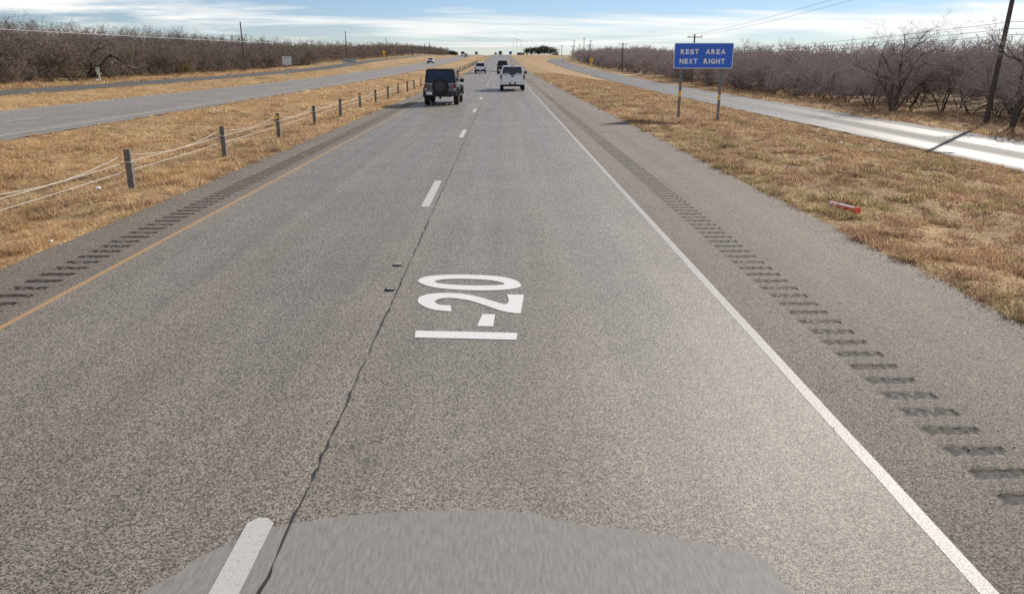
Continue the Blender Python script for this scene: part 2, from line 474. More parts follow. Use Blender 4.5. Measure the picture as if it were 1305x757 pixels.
def ground_z(X, Y):
    X = np.asarray(X, float); Y = np.asarray(Y, float)
    c = np.interp(X, CX, CZ)
    c = np.where(X > 5.2, c * (1 - 0.9 * sstep(240, 470, Y)), c)
    mound = np.exp(-((X + 37) / 8.0) ** 2) * sstep(150, 250, Y) * (1 - sstep(330, 480, Y)) * 1.0
    return prof(Y) + c + np.where(X < -25.1, mound, 0)
def gz(x, y): return float(ground_z(x, y))
def bend(Y): return ((np.maximum(np.asarray(Y, float) - 335, 0) / 42.0) ** 2) * 7.0   # where the right frontage road curves away

ROWS = np.concatenate([np.arange(-30, 2, 2.0), np.arange(2, 40, 0.3), np.arange(40, 100, 1.0), np.arange(100, 300, 4.0), np.arange(300, 760, 8.0), np.arange(760, 1500, 60.0), np.arange(1500, 5800, 500.0)])

def sheet(name, cols, zoff, m, rows=ROWS, ragged=0.0, sides='lr', xfun=None, zfun=ground_z, parent=None):
    cols = np.asarray(cols, float)
    X = np.repeat(cols[None, :], len(rows), 0)
    if ragged:
        if 'l' in sides: X[:, 0] += (vnoise(rows * 1.3, rows * 0 + 3.3, 5) - 0.5) * ragged * 2 + (vnoise(rows * 4.1, rows * 0, 6) - 0.5) * ragged
        if 'r' in sides: X[:, -1] += (vnoise(rows * 1.3, rows * 0 + 8.3, 7) - 0.5) * ragged * 2 + (vnoise(rows * 4.1, rows * 0, 8) - 0.5) * ragged
    if xfun is not None: X = X + xfun(rows)[:, None]
    Y = np.repeat(rows[:, None], len(cols), 1)
    Z = zfun(X, Y) + (zoff if np.isscalar(zoff) else np.asarray(zoff)[None, :])
    nr, nc = X.shape
    v = np.stack([X, Y, Z], -1).reshape(-1, 3)
    i = (np.arange(nr - 1)[:, None] * nc + np.arange(nc - 1)[None, :]).reshape(-1)
    f = np.stack([i, i + 1, i + nc + 1, i + nc], -1)
    return raw(name, v, f, m, parent)

def raw(name, v, f, m, parent=None, col=None):
    me = bpy.data.meshes.new(name)
    v = np.asarray(v, np.float32); f = np.asarray(f, np.int32)
    me.vertices.add(len(v)); me.vertices.foreach_set('co', v.ravel())
    k = f.shape[1]
    me.loops.add(f.size); me.loops.foreach_set('vertex_index', f.ravel())
    me.polygons.add(len(f)); me.polygons.foreach_set('loop_start', np.arange(0, f.size, k, dtype=np.int32))
    me.update(calc_edges=True)
    if col is not None:
        a = me.color_attributes.new('col', 'FLOAT_COLOR', 'POINT')
        a.data.foreach_set('color', np.asarray(col, np.float32).ravel())
    return link(name, me, m, parent)

# ground: one sheet with the shape of the verges, pressed a little under the paved strips
PAVED = [(-41.1, -35.3), (-25.0, -16.0), (-6.25, 5.15), (19.3, 26.2)]
gcols = sorted(set(np.round(np.concatenate([
    CX, [-3000, -1200, -700, 700, 1200, 3000], np.arange(-34, -25, 1.0), np.arange(-15.8, -6.4, 0.35), np.arange(5.5, 19, 0.35), np.arange(28, 60, 2.0), np.arange(-70, -42, 2.0),
    [p[0] + 0.25 for p in PAVED], [p[1] - 0.25 for p in PAVED]]), 3)))
gX = np.array(gcols)
def ground_shape(X, Y):
    z = ground_z(X, Y)
    rough = (vnoise(X * 1.6, Y * 1.6, 1) - 0.5) * 0.14 + (vnoise(X * 0.5, Y * 0.4, 2) - 0.5) * 0.14
    edge = np.full(X.shape, 9.0)
    inside = np.zeros(X.shape, bool)
    for a, b in PAVED:
        edge = np.minimum(edge, np.minimum(np.abs(X - a), np.abs(X - b)))
        inside |= (X > a + 0.2) & (X < b - 0.2)
    rough = rough * np.clip(edge / 1.2, 0, 1) * (1 - sstep(60, 120, Y))
    return np.where(inside, z - 0.07, z + rough - 0.01)
ground = sheet('ground', gX, 0.0, M['ground'], zfun=ground_shape)
tag(ground, kind='structure')
for p in ground.data.polygons: p.use_smooth = True

# main carriageway; slots at the rumble strips carry real grooves
RUM_R, RUM_L = (2.95, 3.37), (-5.62, -5.2)
road = sheet('road', [-6.25, -6.0, RUM_L[0]], 0.0, M['asphalt_shoulder'], ragged=0.05, sides='l')
road.name = 'road'; tag(road, kind='structure')
sheet('carriageway', [-4.92, -4, -2, 0, 2, 2.42], 0.0, M['asphalt'], parent=road)
sheet('shoulder', [RUM_L[1], -4.92], 0.0, M['asphalt_shoulder'], parent=road)
sheet('shoulder', [2.42, RUM_R[0]], 0.0, M['asphalt_shoulder'], parent=road)
sheet('shoulder', [RUM_R[1], 4.2, 5.15], 0.0, M['asphalt_shoulder'], ragged=0.05, sides='r', parent=road)
PER, GL, Y_G0, Y_G1 = 0.288, 0.135, 3.2, 110.0
def groove_mesh(w, seed):
    """one period of the strip: flat land with a ragged milled groove"""
    rg = np.random.default_rng(seed)
    nx, ny = 14, 7
    xs = np.linspace(0, w, nx + 1)
    ysl = np.array([0, 0.02, 0.045, 0.085, 0.13, 0.165, 0.195, PER])
    Z = np.zeros((ny + 1, nx + 1))
    for j in range(2, ny - 1):
        Z[j, 1:nx] = -0.013 * rg.uniform(0.35, 1.0, nx - 1) * (1.0 if j in (3, 4) else 0.45)
    v, f, mi = [], [], []
    for j in range(ny + 1):
        for i in range(nx + 1):
            jy = rg.uniform(-0.01, 0.01) if 0 < j < ny and 0 < i < nx else 0
            v.append((xs[i], ysl[j] + jy, Z[j, i]))
    for j in range(ny):
        for i in range(nx):
            q = (j * (nx + 1) + i, j * (nx + 1) + i + 1, (j + 1) * (nx + 1) + i + 1, (j + 1) * (nx + 1) + i)
            f.append(q)
            dep = -min(v[k][2] for k in q)
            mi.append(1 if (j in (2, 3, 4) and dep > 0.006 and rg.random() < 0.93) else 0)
    return v, f, mi
for (x0, x1), ph in ((RUM_R, 0.0), (RUM_L, 0.11)):
    ys = np.arange(Y_G0 + ph, Y_G1, PER)
    v, f = [], []
    yend = ys[-1] + PER
    yy = np.concatenate([[yend], ROWS[ROWS > yend + 1]])
    for a, b in [(-30.0, ys[0])] + list(zip(yy[:-1], yy[1:])):
        k = len(v)
        v += [(x0, a, gz(0, a)), (x1, a, gz(0, a)), (x1, b, gz(0, b)), (x0, b, gz(0, b))]
        f.append((k, k + 1, k + 2, k + 3))
    raw('rumble_strip', v, f, M['asphalt_shoulder'], road)
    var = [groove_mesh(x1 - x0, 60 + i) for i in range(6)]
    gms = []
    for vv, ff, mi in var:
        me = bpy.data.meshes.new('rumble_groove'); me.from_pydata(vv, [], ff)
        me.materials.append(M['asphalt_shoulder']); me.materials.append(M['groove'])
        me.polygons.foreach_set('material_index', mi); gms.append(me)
    far_v, far_f, far_m = [], [], []
    for y in ys:
        k_ = random.randrange(6)
        if y < 24:
            o = link('rumble_groove', gms[k_], None, road, (x0, y, gz(0, y)))
        else:
            vv, ff, mi = var[k_]
            k = len(far_v)
            far_v += [(p[0] + x0, p[1] + y, p[2] + gz(0, y + p[1])) for p in vv]
            far_f += [tuple(i + k for i in q) for q in ff]; far_m += mi
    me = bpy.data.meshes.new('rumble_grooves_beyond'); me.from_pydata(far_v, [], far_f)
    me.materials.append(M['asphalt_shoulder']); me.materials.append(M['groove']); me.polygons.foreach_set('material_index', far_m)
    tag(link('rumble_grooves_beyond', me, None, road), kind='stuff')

def ribbon(name, x0, x1, ya, yb, m, parent, z=0.004, wob=0.0, jag=0.0, xfun=None):
    rows = ROWS[(ROWS > ya) & (ROWS < yb)]
    rows = np.concatenate([[ya], rows, [yb]])
    n = len(rows)
    w = (vnoise(rows * 0.35, rows * 0, 12) - 0.5) * 2 * wob
    j0, j1 = (rng.random(n) - 0.5) * jag, (rng.random(n) - 0.5) * jag
    sh = xfun(rows) if xfun is not None else 0
    A = np.stack([x0 + w + j0 + sh, rows, ground_z(x0 + sh + 0 * rows, rows) + z], -1)
    B = np.stack([x1 + w + j1 + sh, rows, ground_z(x1 + sh + 0 * rows, rows) + z], -1)
    v = np.empty((2 * n, 3)); v[0::2] = A; v[1::2] = B
    i = np.arange(n - 1) * 2
    return raw(name, v, np.stack([i, i + 1, i + 3, i + 2], -1), m, parent)
ribbon('edge_line', 2.335, 2.43, 2, 640, M['white_line'], road, jag=0.004, z=0.0018)
ribbon('yellow_line', -4.935, -4.855, 2, 640, M['yellow_line'], road, jag=0.004, z=0.0018)
d_near = at(544, 264).y
for k in range(-1, 24):
    y0 = d_near + 12.19 * k if k >= 0 else at(345, 661).y - 3.0
    zf = 0.004 if k >= 0 else 0.009
    d = MB()
    c = 0.05
    pts = [(-1.445 + c, 0), (-1.295 - c, 0), (-1.295, c), (-1.295, 3.0 - c), (-1.295 - c, 3.0), (-1.445 + c, 3.0), (-1.445, 3.0 - c), (-1.445, c)]
    d.add([(x, y0 + y, gz(0, y0 + y) + zf) for x, y in pts], [tuple(range(8))])
    d.build('lane_dash', M['dash_paint'], road)
# dark joint between the lanes: a narrow crack of uneven width
cy = np.concatenate([np.arange(3.0, 30, 0.035), np.arange(30, 90, 0.4)])
cxw = -1.185 + (vnoise(cy * 0.45, cy * 0, 21) - 0.5) * 0.03 + (vnoise(cy * 9, cy * 0, 22) - 0.5) * 0.018
cw = 0.0015 + 0.009 * np.clip(vnoise(cy * 9, cy * 0, 23) * 1.5 - 0.25, 0, 1) * (0.35 + vnoise(cy * 0.8, cy * 0, 24))
v = np.empty((2 * len(cy), 3))
v[0::2] = np.stack([cxw - cw, cy, prof(cy) + 0.0075], -1); v[1::2] = np.stack([cxw + cw, cy, prof(cy) + 0.0075], -1)
i = np.arange(len(cy) - 1) * 2
raw('seam_crack', v, np.stack([i, i + 1, i + 3, i + 2], -1), M['crack'], road)
# fine cracks on the right shoulder
for (pa, pb) in (((1165, 375), (1300, 440)), ((1180, 345), (1215, 395))):
    A, B = at(*pa), at(*pb)
    n = 40; t = np.linspace(0, 1, n)
    px = A.x + (B.x - A.x) * t + (vnoise(t * 14, t * 0, int(pa[0])) - 0.5) * 0.16
    pyy = A.y + (B.y - A.y) * t + (vnoise(t * 14, t * 0 + 5, int(pa[0])) - 0.5) * 0.22
    ww = 0.001 + 0.006 * vnoise(t * 25, t * 0, 3)
    v = np.empty((2 * n, 3)); v[0::2] = np.stack([px, pyy - ww, t * 0 + 0.005], -1); v[1::2] = np.stack([px, pyy + ww, t * 0 + 0.005], -1)
    i = np.arange(n - 1) * 2
    raw('shoulder_crack', v, np.stack([i, i + 1, i + 3, i + 2], -1), M['crack'], road)
# camera blur over the carrying car, added as a flat patch on the road
edge = [(150, 775), (178, 757), (212, 738), (232, 728), (240, 717), (272, 702), (300, 688), (332, 676), (365, 669), (400, 663), (432, 658), (480, 655), (525, 652), (580, 651), (625, 650), (672, 654), (694, 658), (708, 664), (735, 668), (790, 674), (845, 682), (880, 688), (915, 696), (950, 703), (972, 712), (984, 722), (990, 735), (1003, 748), (1014, 757), (1040, 790)]
pp = [at(*p) for p in edge]
dense = []
for a, b in zip(pp[:-1], pp[1:]):
    for t in np.linspace(0, 1, 6)[:-1]:
        q = a.lerp(b, t); dense.append((q.x + random.uniform(-.006, .006), q.y + random.uniform(-.006, .006), 0.0045))
dense += [(pp[-1].x, 0.5, 0.0045), (pp[0].x, 0.5, 0.0045)]
tri = geometry.tessellate_polygon([[Vector(p) for p in dense]])
MB().add(dense, [tuple(t) for t in tri]).build('camera_blur_patch', M['smooth'], road)

# other roads
opp = sheet('opposite_road', [-25.0, -23.5, -20.5, -17, -16.0], 0.0, M['asphalt_far'], ragged=0.08); tag(opp, kind='structure')
ribbon('edge_line', -24.3, -24.18, -20, 640, M['pale_line'], opp)
ribbon('yellow_line', -17.1, -16.95, -20, 640, M['pale_line'], opp)
for k in range(0, 26):
    y0 = 20 + 12.19 * k
    MB().add([(x, y, gz(-20, y) + 0.004) for x, y in ((-20.75, y0), (-20.6, y0), (-20.6, y0 + 3), (-20.75, y0 + 3))], [(0, 1, 2, 3)]).build('lane_dash', M['pale_line'], opp)
lf = sheet('left_frontage_road', [-41.1, -38.2, -35.3], 0.0, M['asphalt_dark'], ragged=0.15); tag(lf, kind='structure')
rrows = ROWS[(ROWS > -25) & (ROWS < 470)]
rf = sheet('right_frontage_road', [19.3, 20.5, 21.5, 23, 24.5, 25.3, 26.2], 0.03, M['asphalt_right'], rows=rrows, ragged=0.15, xfun=bend); tag(rf, kind='structure')

# road name of a map overlay, added as flat letters along the lane (outlines traced on the road)
def ground_poly(pts): return [at(480 + x / 5.408, 310 + y / 5.408, 0.0) for x, y in pts]
def smooth_loop(p, n=4):
    o = []
    for i in range(len(p)):
        a, b, c, d = (Vector((*p[(i + k) % len(p)], 0)) for k in (-1, 0, 1, 2))
        for t in np.linspace(0, 1, n, endpoint=False):
            q = 0.5 * ((2 * b) + (c - a) * t + (2 * a - 5 * b + 4 * c - d) * t * t + (3 * b - a - 3 * c + d) * t ** 3)
            o.append((q.x, q.y))
    return o
GL_I = [[(268, 605), (970, 620), (963, 668), (262, 652)]]
GL_H = [[(728, 491), (817, 492), (803, 576), (692, 573)]]
two_curve = [(515, 472), (400, 462), (320, 435), (283, 402), (300, 372), (370, 351), (480, 345), (600, 352), (720, 377), (830, 410), (880, 424)]
two_back = [(992, 487), (930, 482), (850, 466), (760, 435), (650, 400), (560, 384), (480, 379), (415, 392), (402, 408), (430, 425), (512, 432)]
def open_smooth(p, n=4):
    o = []
    for i in range(len(p) - 1):
        a, b, c, d = (Vector((*p[min(max(i + k, 0), len(p) - 1)], 0)) for k in (-1, 0, 1, 2))
        for t in np.linspace(0, 1, n, endpoint=False):
            q = 0.5 * ((2 * b) + (c - a) * t + (2 * a - 5 * b + 4 * c - d) * t * t + (3 * b - a - 3 * c + d) * t ** 3)
            o.append((q.x, q.y))
    return o + [p[-1]]
GL_2 = [open_smooth(two_curve) + [(902, 418), (911, 395), (905, 372), (895, 355), (1015, 357)] + open_smooth(two_back)]
GL_0 = [smooth_loop([(285, 265), (310, 242), (380, 226), (520, 219), (680, 221), (830, 230), (930, 248), (985, 275), (993, 298), (960, 312), (880, 323), (740, 328), (580, 324), (440, 313), (340, 293)]),
        smooth_loop([(400, 268), (440, 254), (540, 248), (680, 250), (800, 260), (870, 275), (878, 285), (830, 292), (700, 294), (560, 290), (450, 281)])]
o0 = at(600, 395)
mark = empty('route_overlay', o0, 0, 'white map overlay route letters lying lengthwise in the right lane', 'overlay lettering')
for nm, loops in (('letter_i', GL_I), ('hyphen', GL_H), ('digit_two', GL_2), ('digit_zero', GL_0)):
    L3 = [ground_poly(l) for l in loops]
    tri = geometry.tessellate_polygon(L3)
    flat = [p - o0 for l in L3 for p in l]
    MB().add([(p.x, p.y, 0.0048) for p in flat], [tuple(t) for t in tri]).build(nm, M['overlay_letter'], mark)

# raised pavement markers
for (px, py), lab, m in (((507, 338), 'small raised lane marker with a pale reflector, the farther one', M['dash_paint']), ((497, 369.5), 'small dark broken lane marker beside the joint, the nearer one', M['galv'])):
    p = at(px, py)
    e = empty('lane_marker', p, 0, lab, 'road marker', 'lane markers beside the joint')
    MB().box((0, 0, 0.008), (0.11, 0.09, 0.016)).build('base', M['crack'] if m is M['galv'] else M['asphalt_dark'], e, 0.005)
    MB().box((0.005, -0.02, 0.0185), (0.08, 0.045, 0.01)).build('reflector', m, e, 0.003)

# ------------------------------------------------------------------ cable barrier in the median
bx, by0, bsp = -7.55, 10.3, 5.22
fence = empty('cable_barrier', (bx, by0, gz(bx, by0)), 0, 'low post and cable barrier running along the grass median', 'barrier')
pm = MB()
pm.prism([(-0.05, -0.15), (0.05, -0.15), (0.05, 0.80), (0.02, 0.82), (-0.05, 0.82)], -0.06, 0.06)
post_me = pm.mesh('post', 0.008); post_me.materials.append(M['post_wood'])
strap_me = MB().box((0.0, 0, 0), (0.13, 0.11, 0.03)).mesh('cable_bracket'); strap_me.materials.append(M['galv'])
refl_me = MB().box((-0.0, -0.054, 0), (0.08, 0.012, 0.1)).mesh('reflector'); refl_me.materials.append(M['amber'])
NP = 46
tops = []
def local(p): return Vector(p) - Vector(fence.location)
for k in range(-2, NP):
    y = by0 + bsp * k + (random.uniform(-.12, .12) if k > 1 else 0)
    x = bx + random.uniform(-.05, .05)
    z = gz(x, y)
    tops.append((x, y, z))
    o = link('post', post_me, None, fence, local((x, y, z)))
    o.rotation_euler = (random.uniform(-.03, .03), random.uniform(-.03, .03), 0)
    o.scale = (1, 1, random.uniform(0.96, 1.04))
    s = link('cable_bracket', strap_me, None, o, (0, 0, 0.58))
    if k % 3 == 0: link('reflector', refl_me, None, o, (0, 0, 0.70))
# three cables: the top one sags between the posts, the lower two are taut
def cable(h, sag, dx):
    pts = []
    for a, b in zip(tops[:-1], tops[1:]):
        s_ = sag * random.uniform(0.8, 1.15)
        for t in np.linspace(0, 1, 10)[:-1]:
            drop = s_ * (1 - abs(2 * t - 1) ** 1.7)
            pts.append(local((a[0] + (b[0] - a[0]) * t + dx, a[1] + (b[1] - a[1]) * t, a[2] + (b[2] - a[2]) * t + h - drop)))
    MB().tube(pts, 0.0065, 5).build('cable', M['cable'], fence)
cable(0.735, 0.16, -0.072); cable(0.575, 0.02, -0.074); cable(0.40, 0.012, -0.074)

# ------------------------------------------------------------------ signs
def text_mesh(s, size, bold=0.012, spacing=1.0):
    cu = bpy.data.curves.new('lettering', 'FONT')
    cu.body = s; cu.size = size; cu.offset = bold; cu.extrude = 0.003; cu.space_character = spacing
    cu.align_x = 'CENTER'; cu.align_y = 'CENTER'
    o = bpy.data.objects.new('lettering_source', cu)
    C.objects.link(o)
    dg = bpy.context.evaluated_depsgraph_get()
    me = bpy.data.meshes.new_from_object(o.evaluated_get(dg))
    bpy.data.objects.remove(o); bpy.data.curves.remove(cu)
    return me

def rounded(w, h, r, n=5):
    p = []
    for cx, cy_, a0 in ((w / 2 - r, h / 2 - r, 0), (-w / 2 + r, h / 2 - r, 90), (-w / 2 + r, -h / 2 + r, 180), (w / 2 - r, -h / 2 + r, 270)):
        for i in range(n + 1):
            a = R(a0 + 90 * i / n); p.append((cx + r * math.cos(a), cy_ + r * math.sin(a)))
    return p
def plate(name, outline, t, m, parent, loc=(0, 0, 0)):          # upright plate facing -Y
    n = len(outline)
    vs = [(x, -t / 2, z) for x, z in outline] + [(x, t / 2, z) for x, z in outline]
    fs = [tuple(range(n)), tuple(range(2 * n - 1, n - 1, -1))] + [(i, n + i, n + (i + 1) % n, (i + 1) % n) for i in range(n)]
    return MB().add(vs, fs).build(name, m, parent, loc=loc)

SY = 35.2
pc = at_y(896.5, 71.5, SY)
pw = at_y(934, 71, SY).x - at_y(859.5, 71, SY).x
ph = at_y(897, 55.5, SY).z - at_y(897, 88, SY).z
sx, sz = pc.x, pc.z
sg = empty('rest_area_sign', (sx, SY, gz(sx, SY)), R(-2.5), 'blue rest area sign with white letters on two steel posts', 'sign')
zl = sz - gz(sx, SY)
board = plate('panel', rounded(pw, ph, 0.07), 0.02, M['sign_white'], sg, (0, 0, zl))
plate('blue_face', rounded(pw - 0.055, ph - 0.055, 0.055), 0.012, M['sign_blue'], board, (0, -0.0085, 0))
for word, xa, xb, zz_ in (('REST', -0.39, -0.085, 0.17), ('AREA', 0.035, 0.365, 0.17), ('NEXT', -0.40, -0.10, -0.235), ('RIGHT', 0.01, 0.365, -0.235)):
    hgt = 0.215
    wd = {'I': 0.28, 'E': 0.85, 'A': 1.1, 'T': 0.92, 'G': 1.05}
    ws = [wd.get(ch, 1.0) for ch in word]
    gap = 0.24
    unit_ = (xb - xa) * pw / (sum(ws) + gap * (len(word) - 1))
    xcur = xa * pw
    for ch, wch in zip(word, ws):
        me = text_mesh(ch, 1.0, 0.045)
        co = np.empty(len(me.vertices) * 3, np.float32); me.vertices.foreach_get('co', co); co = co.reshape(-1, 3)
        lo, hi = co.min(0), co.max(0)
        co[:, 0] = (co[:, 0] - lo[0]) / (hi[0] - lo[0]) * wch * unit_
        co[:, 1] = ((co[:, 1] - lo[1]) / (hi[1] - lo[1]) - 0.5) * hgt
        me.vertices.foreach_set('co', co.ravel()); me.update()
        o = link('letter', me, M['sign_white'], board, (xcur, -0.0185, zz_))
        o.rotation_euler = (R(90), 0, 0)
        xcur += (wch + gap) * unit_
for xo in (-0.93, 0.86):
    gx = sx + xo
    zb = gz(gx, SY + 0.1) - gz(sx, SY)
    p = MB().box((0, 0, (zl + ph * 0.42 - zb + 0.3) / 2 - 0.3), (0.11, 0.09, zl + ph * 0.42 - zb + 0.3)).build('post', M['sign_steel'], sg, 0.01, loc=(xo, 0.075, zb))
    MB().box((0, -0.048, 1.02), (0.1, 0.012, 0.26)).build('reflector', M['amber'], p)
    MB().box((0, -0.047, 0.3), (0.115, 0.012, 0.05)).build('base_bolt', M['galv'], p)

def diamond_sign(name, x, y, zc, label, size=1.1, plaque=True, m='sign_yellow'):
    zb = gz(x, y)
    e = empty(name, (x, y, zb), 0, label, 'sign')
    h = zc - zb
    MB().box((0, 0.05, (h + size * 0.5) / 2), (0.07, 0.05, h + size * 0.5)).build('post', M['sign_steel'], e)
    d = size * 0.7071
    plate('diamond', [(0, d), (-d, 0), (0, -d), (d, 0)], 0.02, M[m], e, (0, 0, h))
    if plaque: plate('plaque', rounded(size * 0.62, size * 0.62, 0.05), 0.02, M[m], e, (0, 0, h - d - size * 0.36))
q = at_y(753.7, 76.6, 245)
diamond_sign('curve_warning_sign', q.x, 245, q.z, 'yellow diamond warning sign with square plaque beside right frontage road', 1.05)
q = at_y(489.4, 67.2, 275)
diamond_sign('curve_warning_sign', q.x, 275, q.z, 'yellow diamond warning sign in front of the far left thicket', 1.1)
q = at_y(671.6, 69.3, 560)
diamond_sign('work_sign', q.x, 560, q.z, 'small orange sign in front of the dark oaks at the crest', 1.5, False, 'sign_orange')

def panel_sign(name, px, py, Y, w, h, m, label, posts=(0,), frame=None):
    c = at_y(px, py, Y)
    zb = gz(c.x, Y)
    e = empty(name, (c.x, Y, zb), 0, label, 'sign')
    for xo in posts:
        MB().box((0, 0, (c.z - zb) / 2), (0.09, 0.06, c.z - zb + h * 0.8)).build('post', M['galv'], e, loc=(xo, 0.06, 0))
    p = plate('panel', rounded(w, h, 0.06), 0.02, M[m], e, (0, 0, c.z - zb))
    for k in (-0.28, 0.28):
        MB().box((0, -0.02, k * h), (w * 0.9, 0.02, 0.05)).build('stiffener', M[m], p)
    return e
panel_sign('road_sign', 365.5, 77.8, 111, 1.28, 1.15, 'sign_back', 'bare grey back of a square road sign by left frontage road')
panel_sign('route_sign', 650.6, 67.8, 640, 2.4, 2.3, 'sign_blue', 'small square blue sign standing at the crest of the road', (-0.8, 0.8))
panel_sign('roadside_sign', 680.3, 68.0, 575, 1.2, 1.6, 'sign_white', 'small white sign in front of the dark oaks at the crest')

# delineator by the opposite road
c = at(366, 102)
e = empty('delineator', (c.x, c.y, gz(c.x, c.y)), 0, 'thin delineator post with pale green marker beside opposite road', 'delineator')
MB().tube([(0, 0, -0.1), (0, 0, 0.95)], 0.03, 6).build('post', M['galv'], e)
plate('marker', rounded(0.26, 0.28, 0.04), 0.02, mat('marker_green', (0.42, 0.5, 0.22), 0.6), e, (0, -0.04, 0.86))
MB().box((0, 0, 0.02), (0.18, 0.18, 0.1)).build('base', M['black_plastic'], e, 0.02)

# grey two-panel barrier at the end of the thicket
c = at_y(445, 76.3, 205)
zb = gz(c.x, 205)
e = empty('metal_gate', (c.x, 205, zb), R(8), 'low grey two panel gate at the end of the left thicket', 'gate')
for s in (-1, 1):
    MB().box((s * 0.8, 0, 0.62), (1.5, 0.08, 0.85)).build('panel', M['galv'], e, 0.02)
for s in (-1, 0, 1):
    MB().box((s * 1.62, 0, 0.55), (0.1, 0.12, 1.2)).build('post', M['sign_steel'], e, 0.01)

# roadside cross with a grey board behind and pale stones
c = at(127.5, 102.7) * 0.955
e = empty('roadside_cross', (c.x, c.y, gz(c.x, c.y)), 0, 'small white wooden cross standing at the left thicket edge', 'cross')
MB().box((0, 0, 0.5), (0.14, 0.06, 1.1)).build('upright', M['white_wood'], e, 0.01)
MB().box((0, -0.035, 0.88), (0.56, 0.05, 0.15)).build('crossbar', M['white_wood'], e, 0.01)
e2 = empty('grey_board', (c.x - 0.3, c.y + 0.4, gz(c.x, c.y)), R(12), 'weathered grey board on a stake behind the white cross', 'board')
MB().box((0, 0, 1.3), (0.42, 0.05, 0.6), ry=R(8)).build('board', M['sign_back'], e2, 0.01)
MB().box((0, 0.05, 0.6), (0.06, 0.05, 1.5)).build('stake', M['white_wood'], e2)
def lump(name, p, r, m, label, cat, group=None, flat=0.6, seed=0):
    bm = bmesh.new(); bmesh.ops.create_icosphere(bm, subdivisions=2, radius=r)
    rr = random.Random(seed)
    for v_ in bm.verts: v_.co *= rr.uniform(0.75, 1.2); v_.co.z *= flat
    me = bpy.data.meshes.new(name); bm.to_mesh(me); bm.free()
    return tag(link(name, me, m, None, p), label, cat, group)
for k, (px, py, r_, lab) in enumerate(((122.6, 99, 0.13, 'pale upper stone left of the white cross'), (123.6, 102.3, 0.17, 'pale lower stone left of the white cross'), (132, 103.4, 0.13, 'flat pale stone right of the white cross'), (155.5, 97, 0.16, 'lone pale stone in the grass right of the white cross'))):
    p = at(px, py) * 0.957; lump('pale_stone', (p.x, p.y, gz(p.x, p.y) + 0.05), r_, M['white_wood'], lab, 'stone', 'pale stones by the cross', 0.8, k)

# orange tube lying in the right verge
a, b = at(1055, 257, 0.1), at(1093, 267, 0.1)
a.z = gz(a.x, a.y) + 0.13; b.z = gz(b.x, b.y) + 0.12
d = (a - b); ln = 0.95
b.z -= 0.02
e = empty('traffic_tube', b, math.atan2(d.y, d.x), 'orange channelizer tube with white sleeves and top highlight lying in the grass', 'traffic tube')
e.scale = (0.74, 0.74, 0.74)
MB().tube([(0.0, 0, 0), (0.02, 0, 0), (ln, 0, 0.0), (ln + 0.02, 0, 0)], [0.05, 0.058, 0.05, 0.04], 14).build('tube', M['orange_tube'], e)
MB().tube([(-0.03, 0, 0), (-0.02, 0, 0), (0.035, 0, 0), (0.05, 0, 0)], [0.05, 0.085, 0.085, 0.06], 14).build('end_cap', M['orange_tube'], e)
for x0, x1, r_ in ((0.12, 0.60, 0.045), (0.68, 0.75, 0.056), (0.82, 0.9, 0.055)):  # the long one surfaces only on top: sun highlight done in white
    MB().tube([(x0, -0.002, 0.018 if r_ < 0.05 else 0.003), (x1, -0.002, 0.018 if r_ < 0.05 else 0.003)], r_, 14).build('sleeve_and_highlight', M['white_sleeve_and_highlight'], e)

# litter
for k, (px, py, z, r_, lab) in enumerate(((1108, 195.5, -0.8, 0.11, 'white paper scrap in the right verge, nearer the frontage road'), (1120, 191, -0.9, 0.06, 'tiny white scrap just beyond the paper scrap, right verge'), (1071.5, 184, -0.8, 0.06, 'tiny pale scrap in the right verge below the lone tree'), (126, 246, -0.25, 0.06, 'white scrap in the median left of nearest barrier post'), (61, 228, -0.45, 0.05, 'tiny white scrap in the median near left picture edge'), (66, 312, 0.0, 0.028, 'pale stick of litter at the left pavement edge'), (513, 117, 0.0, 0.12, 'white scrap in the median beyond the dark off roader'))):
    p = at(px, py, z); lump('litter', (p.x, p.y, gz(p.x, p.y) + 0.06), r_, M['litter'], lab, 'litter', None, 0.45, 30 + k)

# ------------------------------------------------------------------ vehicles (x right, y forward, origin under the rear bumper)
def arch_profile(L, zs, zt_pts, axles, ra, zb):
    """outline of a body side: bottom edge with wheel arches, then the given top line from front to rear"""
    p = [(0.0, zb)]
    for ax in axles:
        for i in range(9):
            t = math.pi * (1 - i / 8)
            p.append((ax + ra * math.cos(t), max(zb, zs + ra * math.sin(t))))
    p.append((L, zb))
    q = [p[0]]
    for a in p[1:]:
        if abs(a[0] - q[-1][0]) + abs(a[1] - q[-1][1]) > 0.01: q.append(a)
    return q + zt_pts

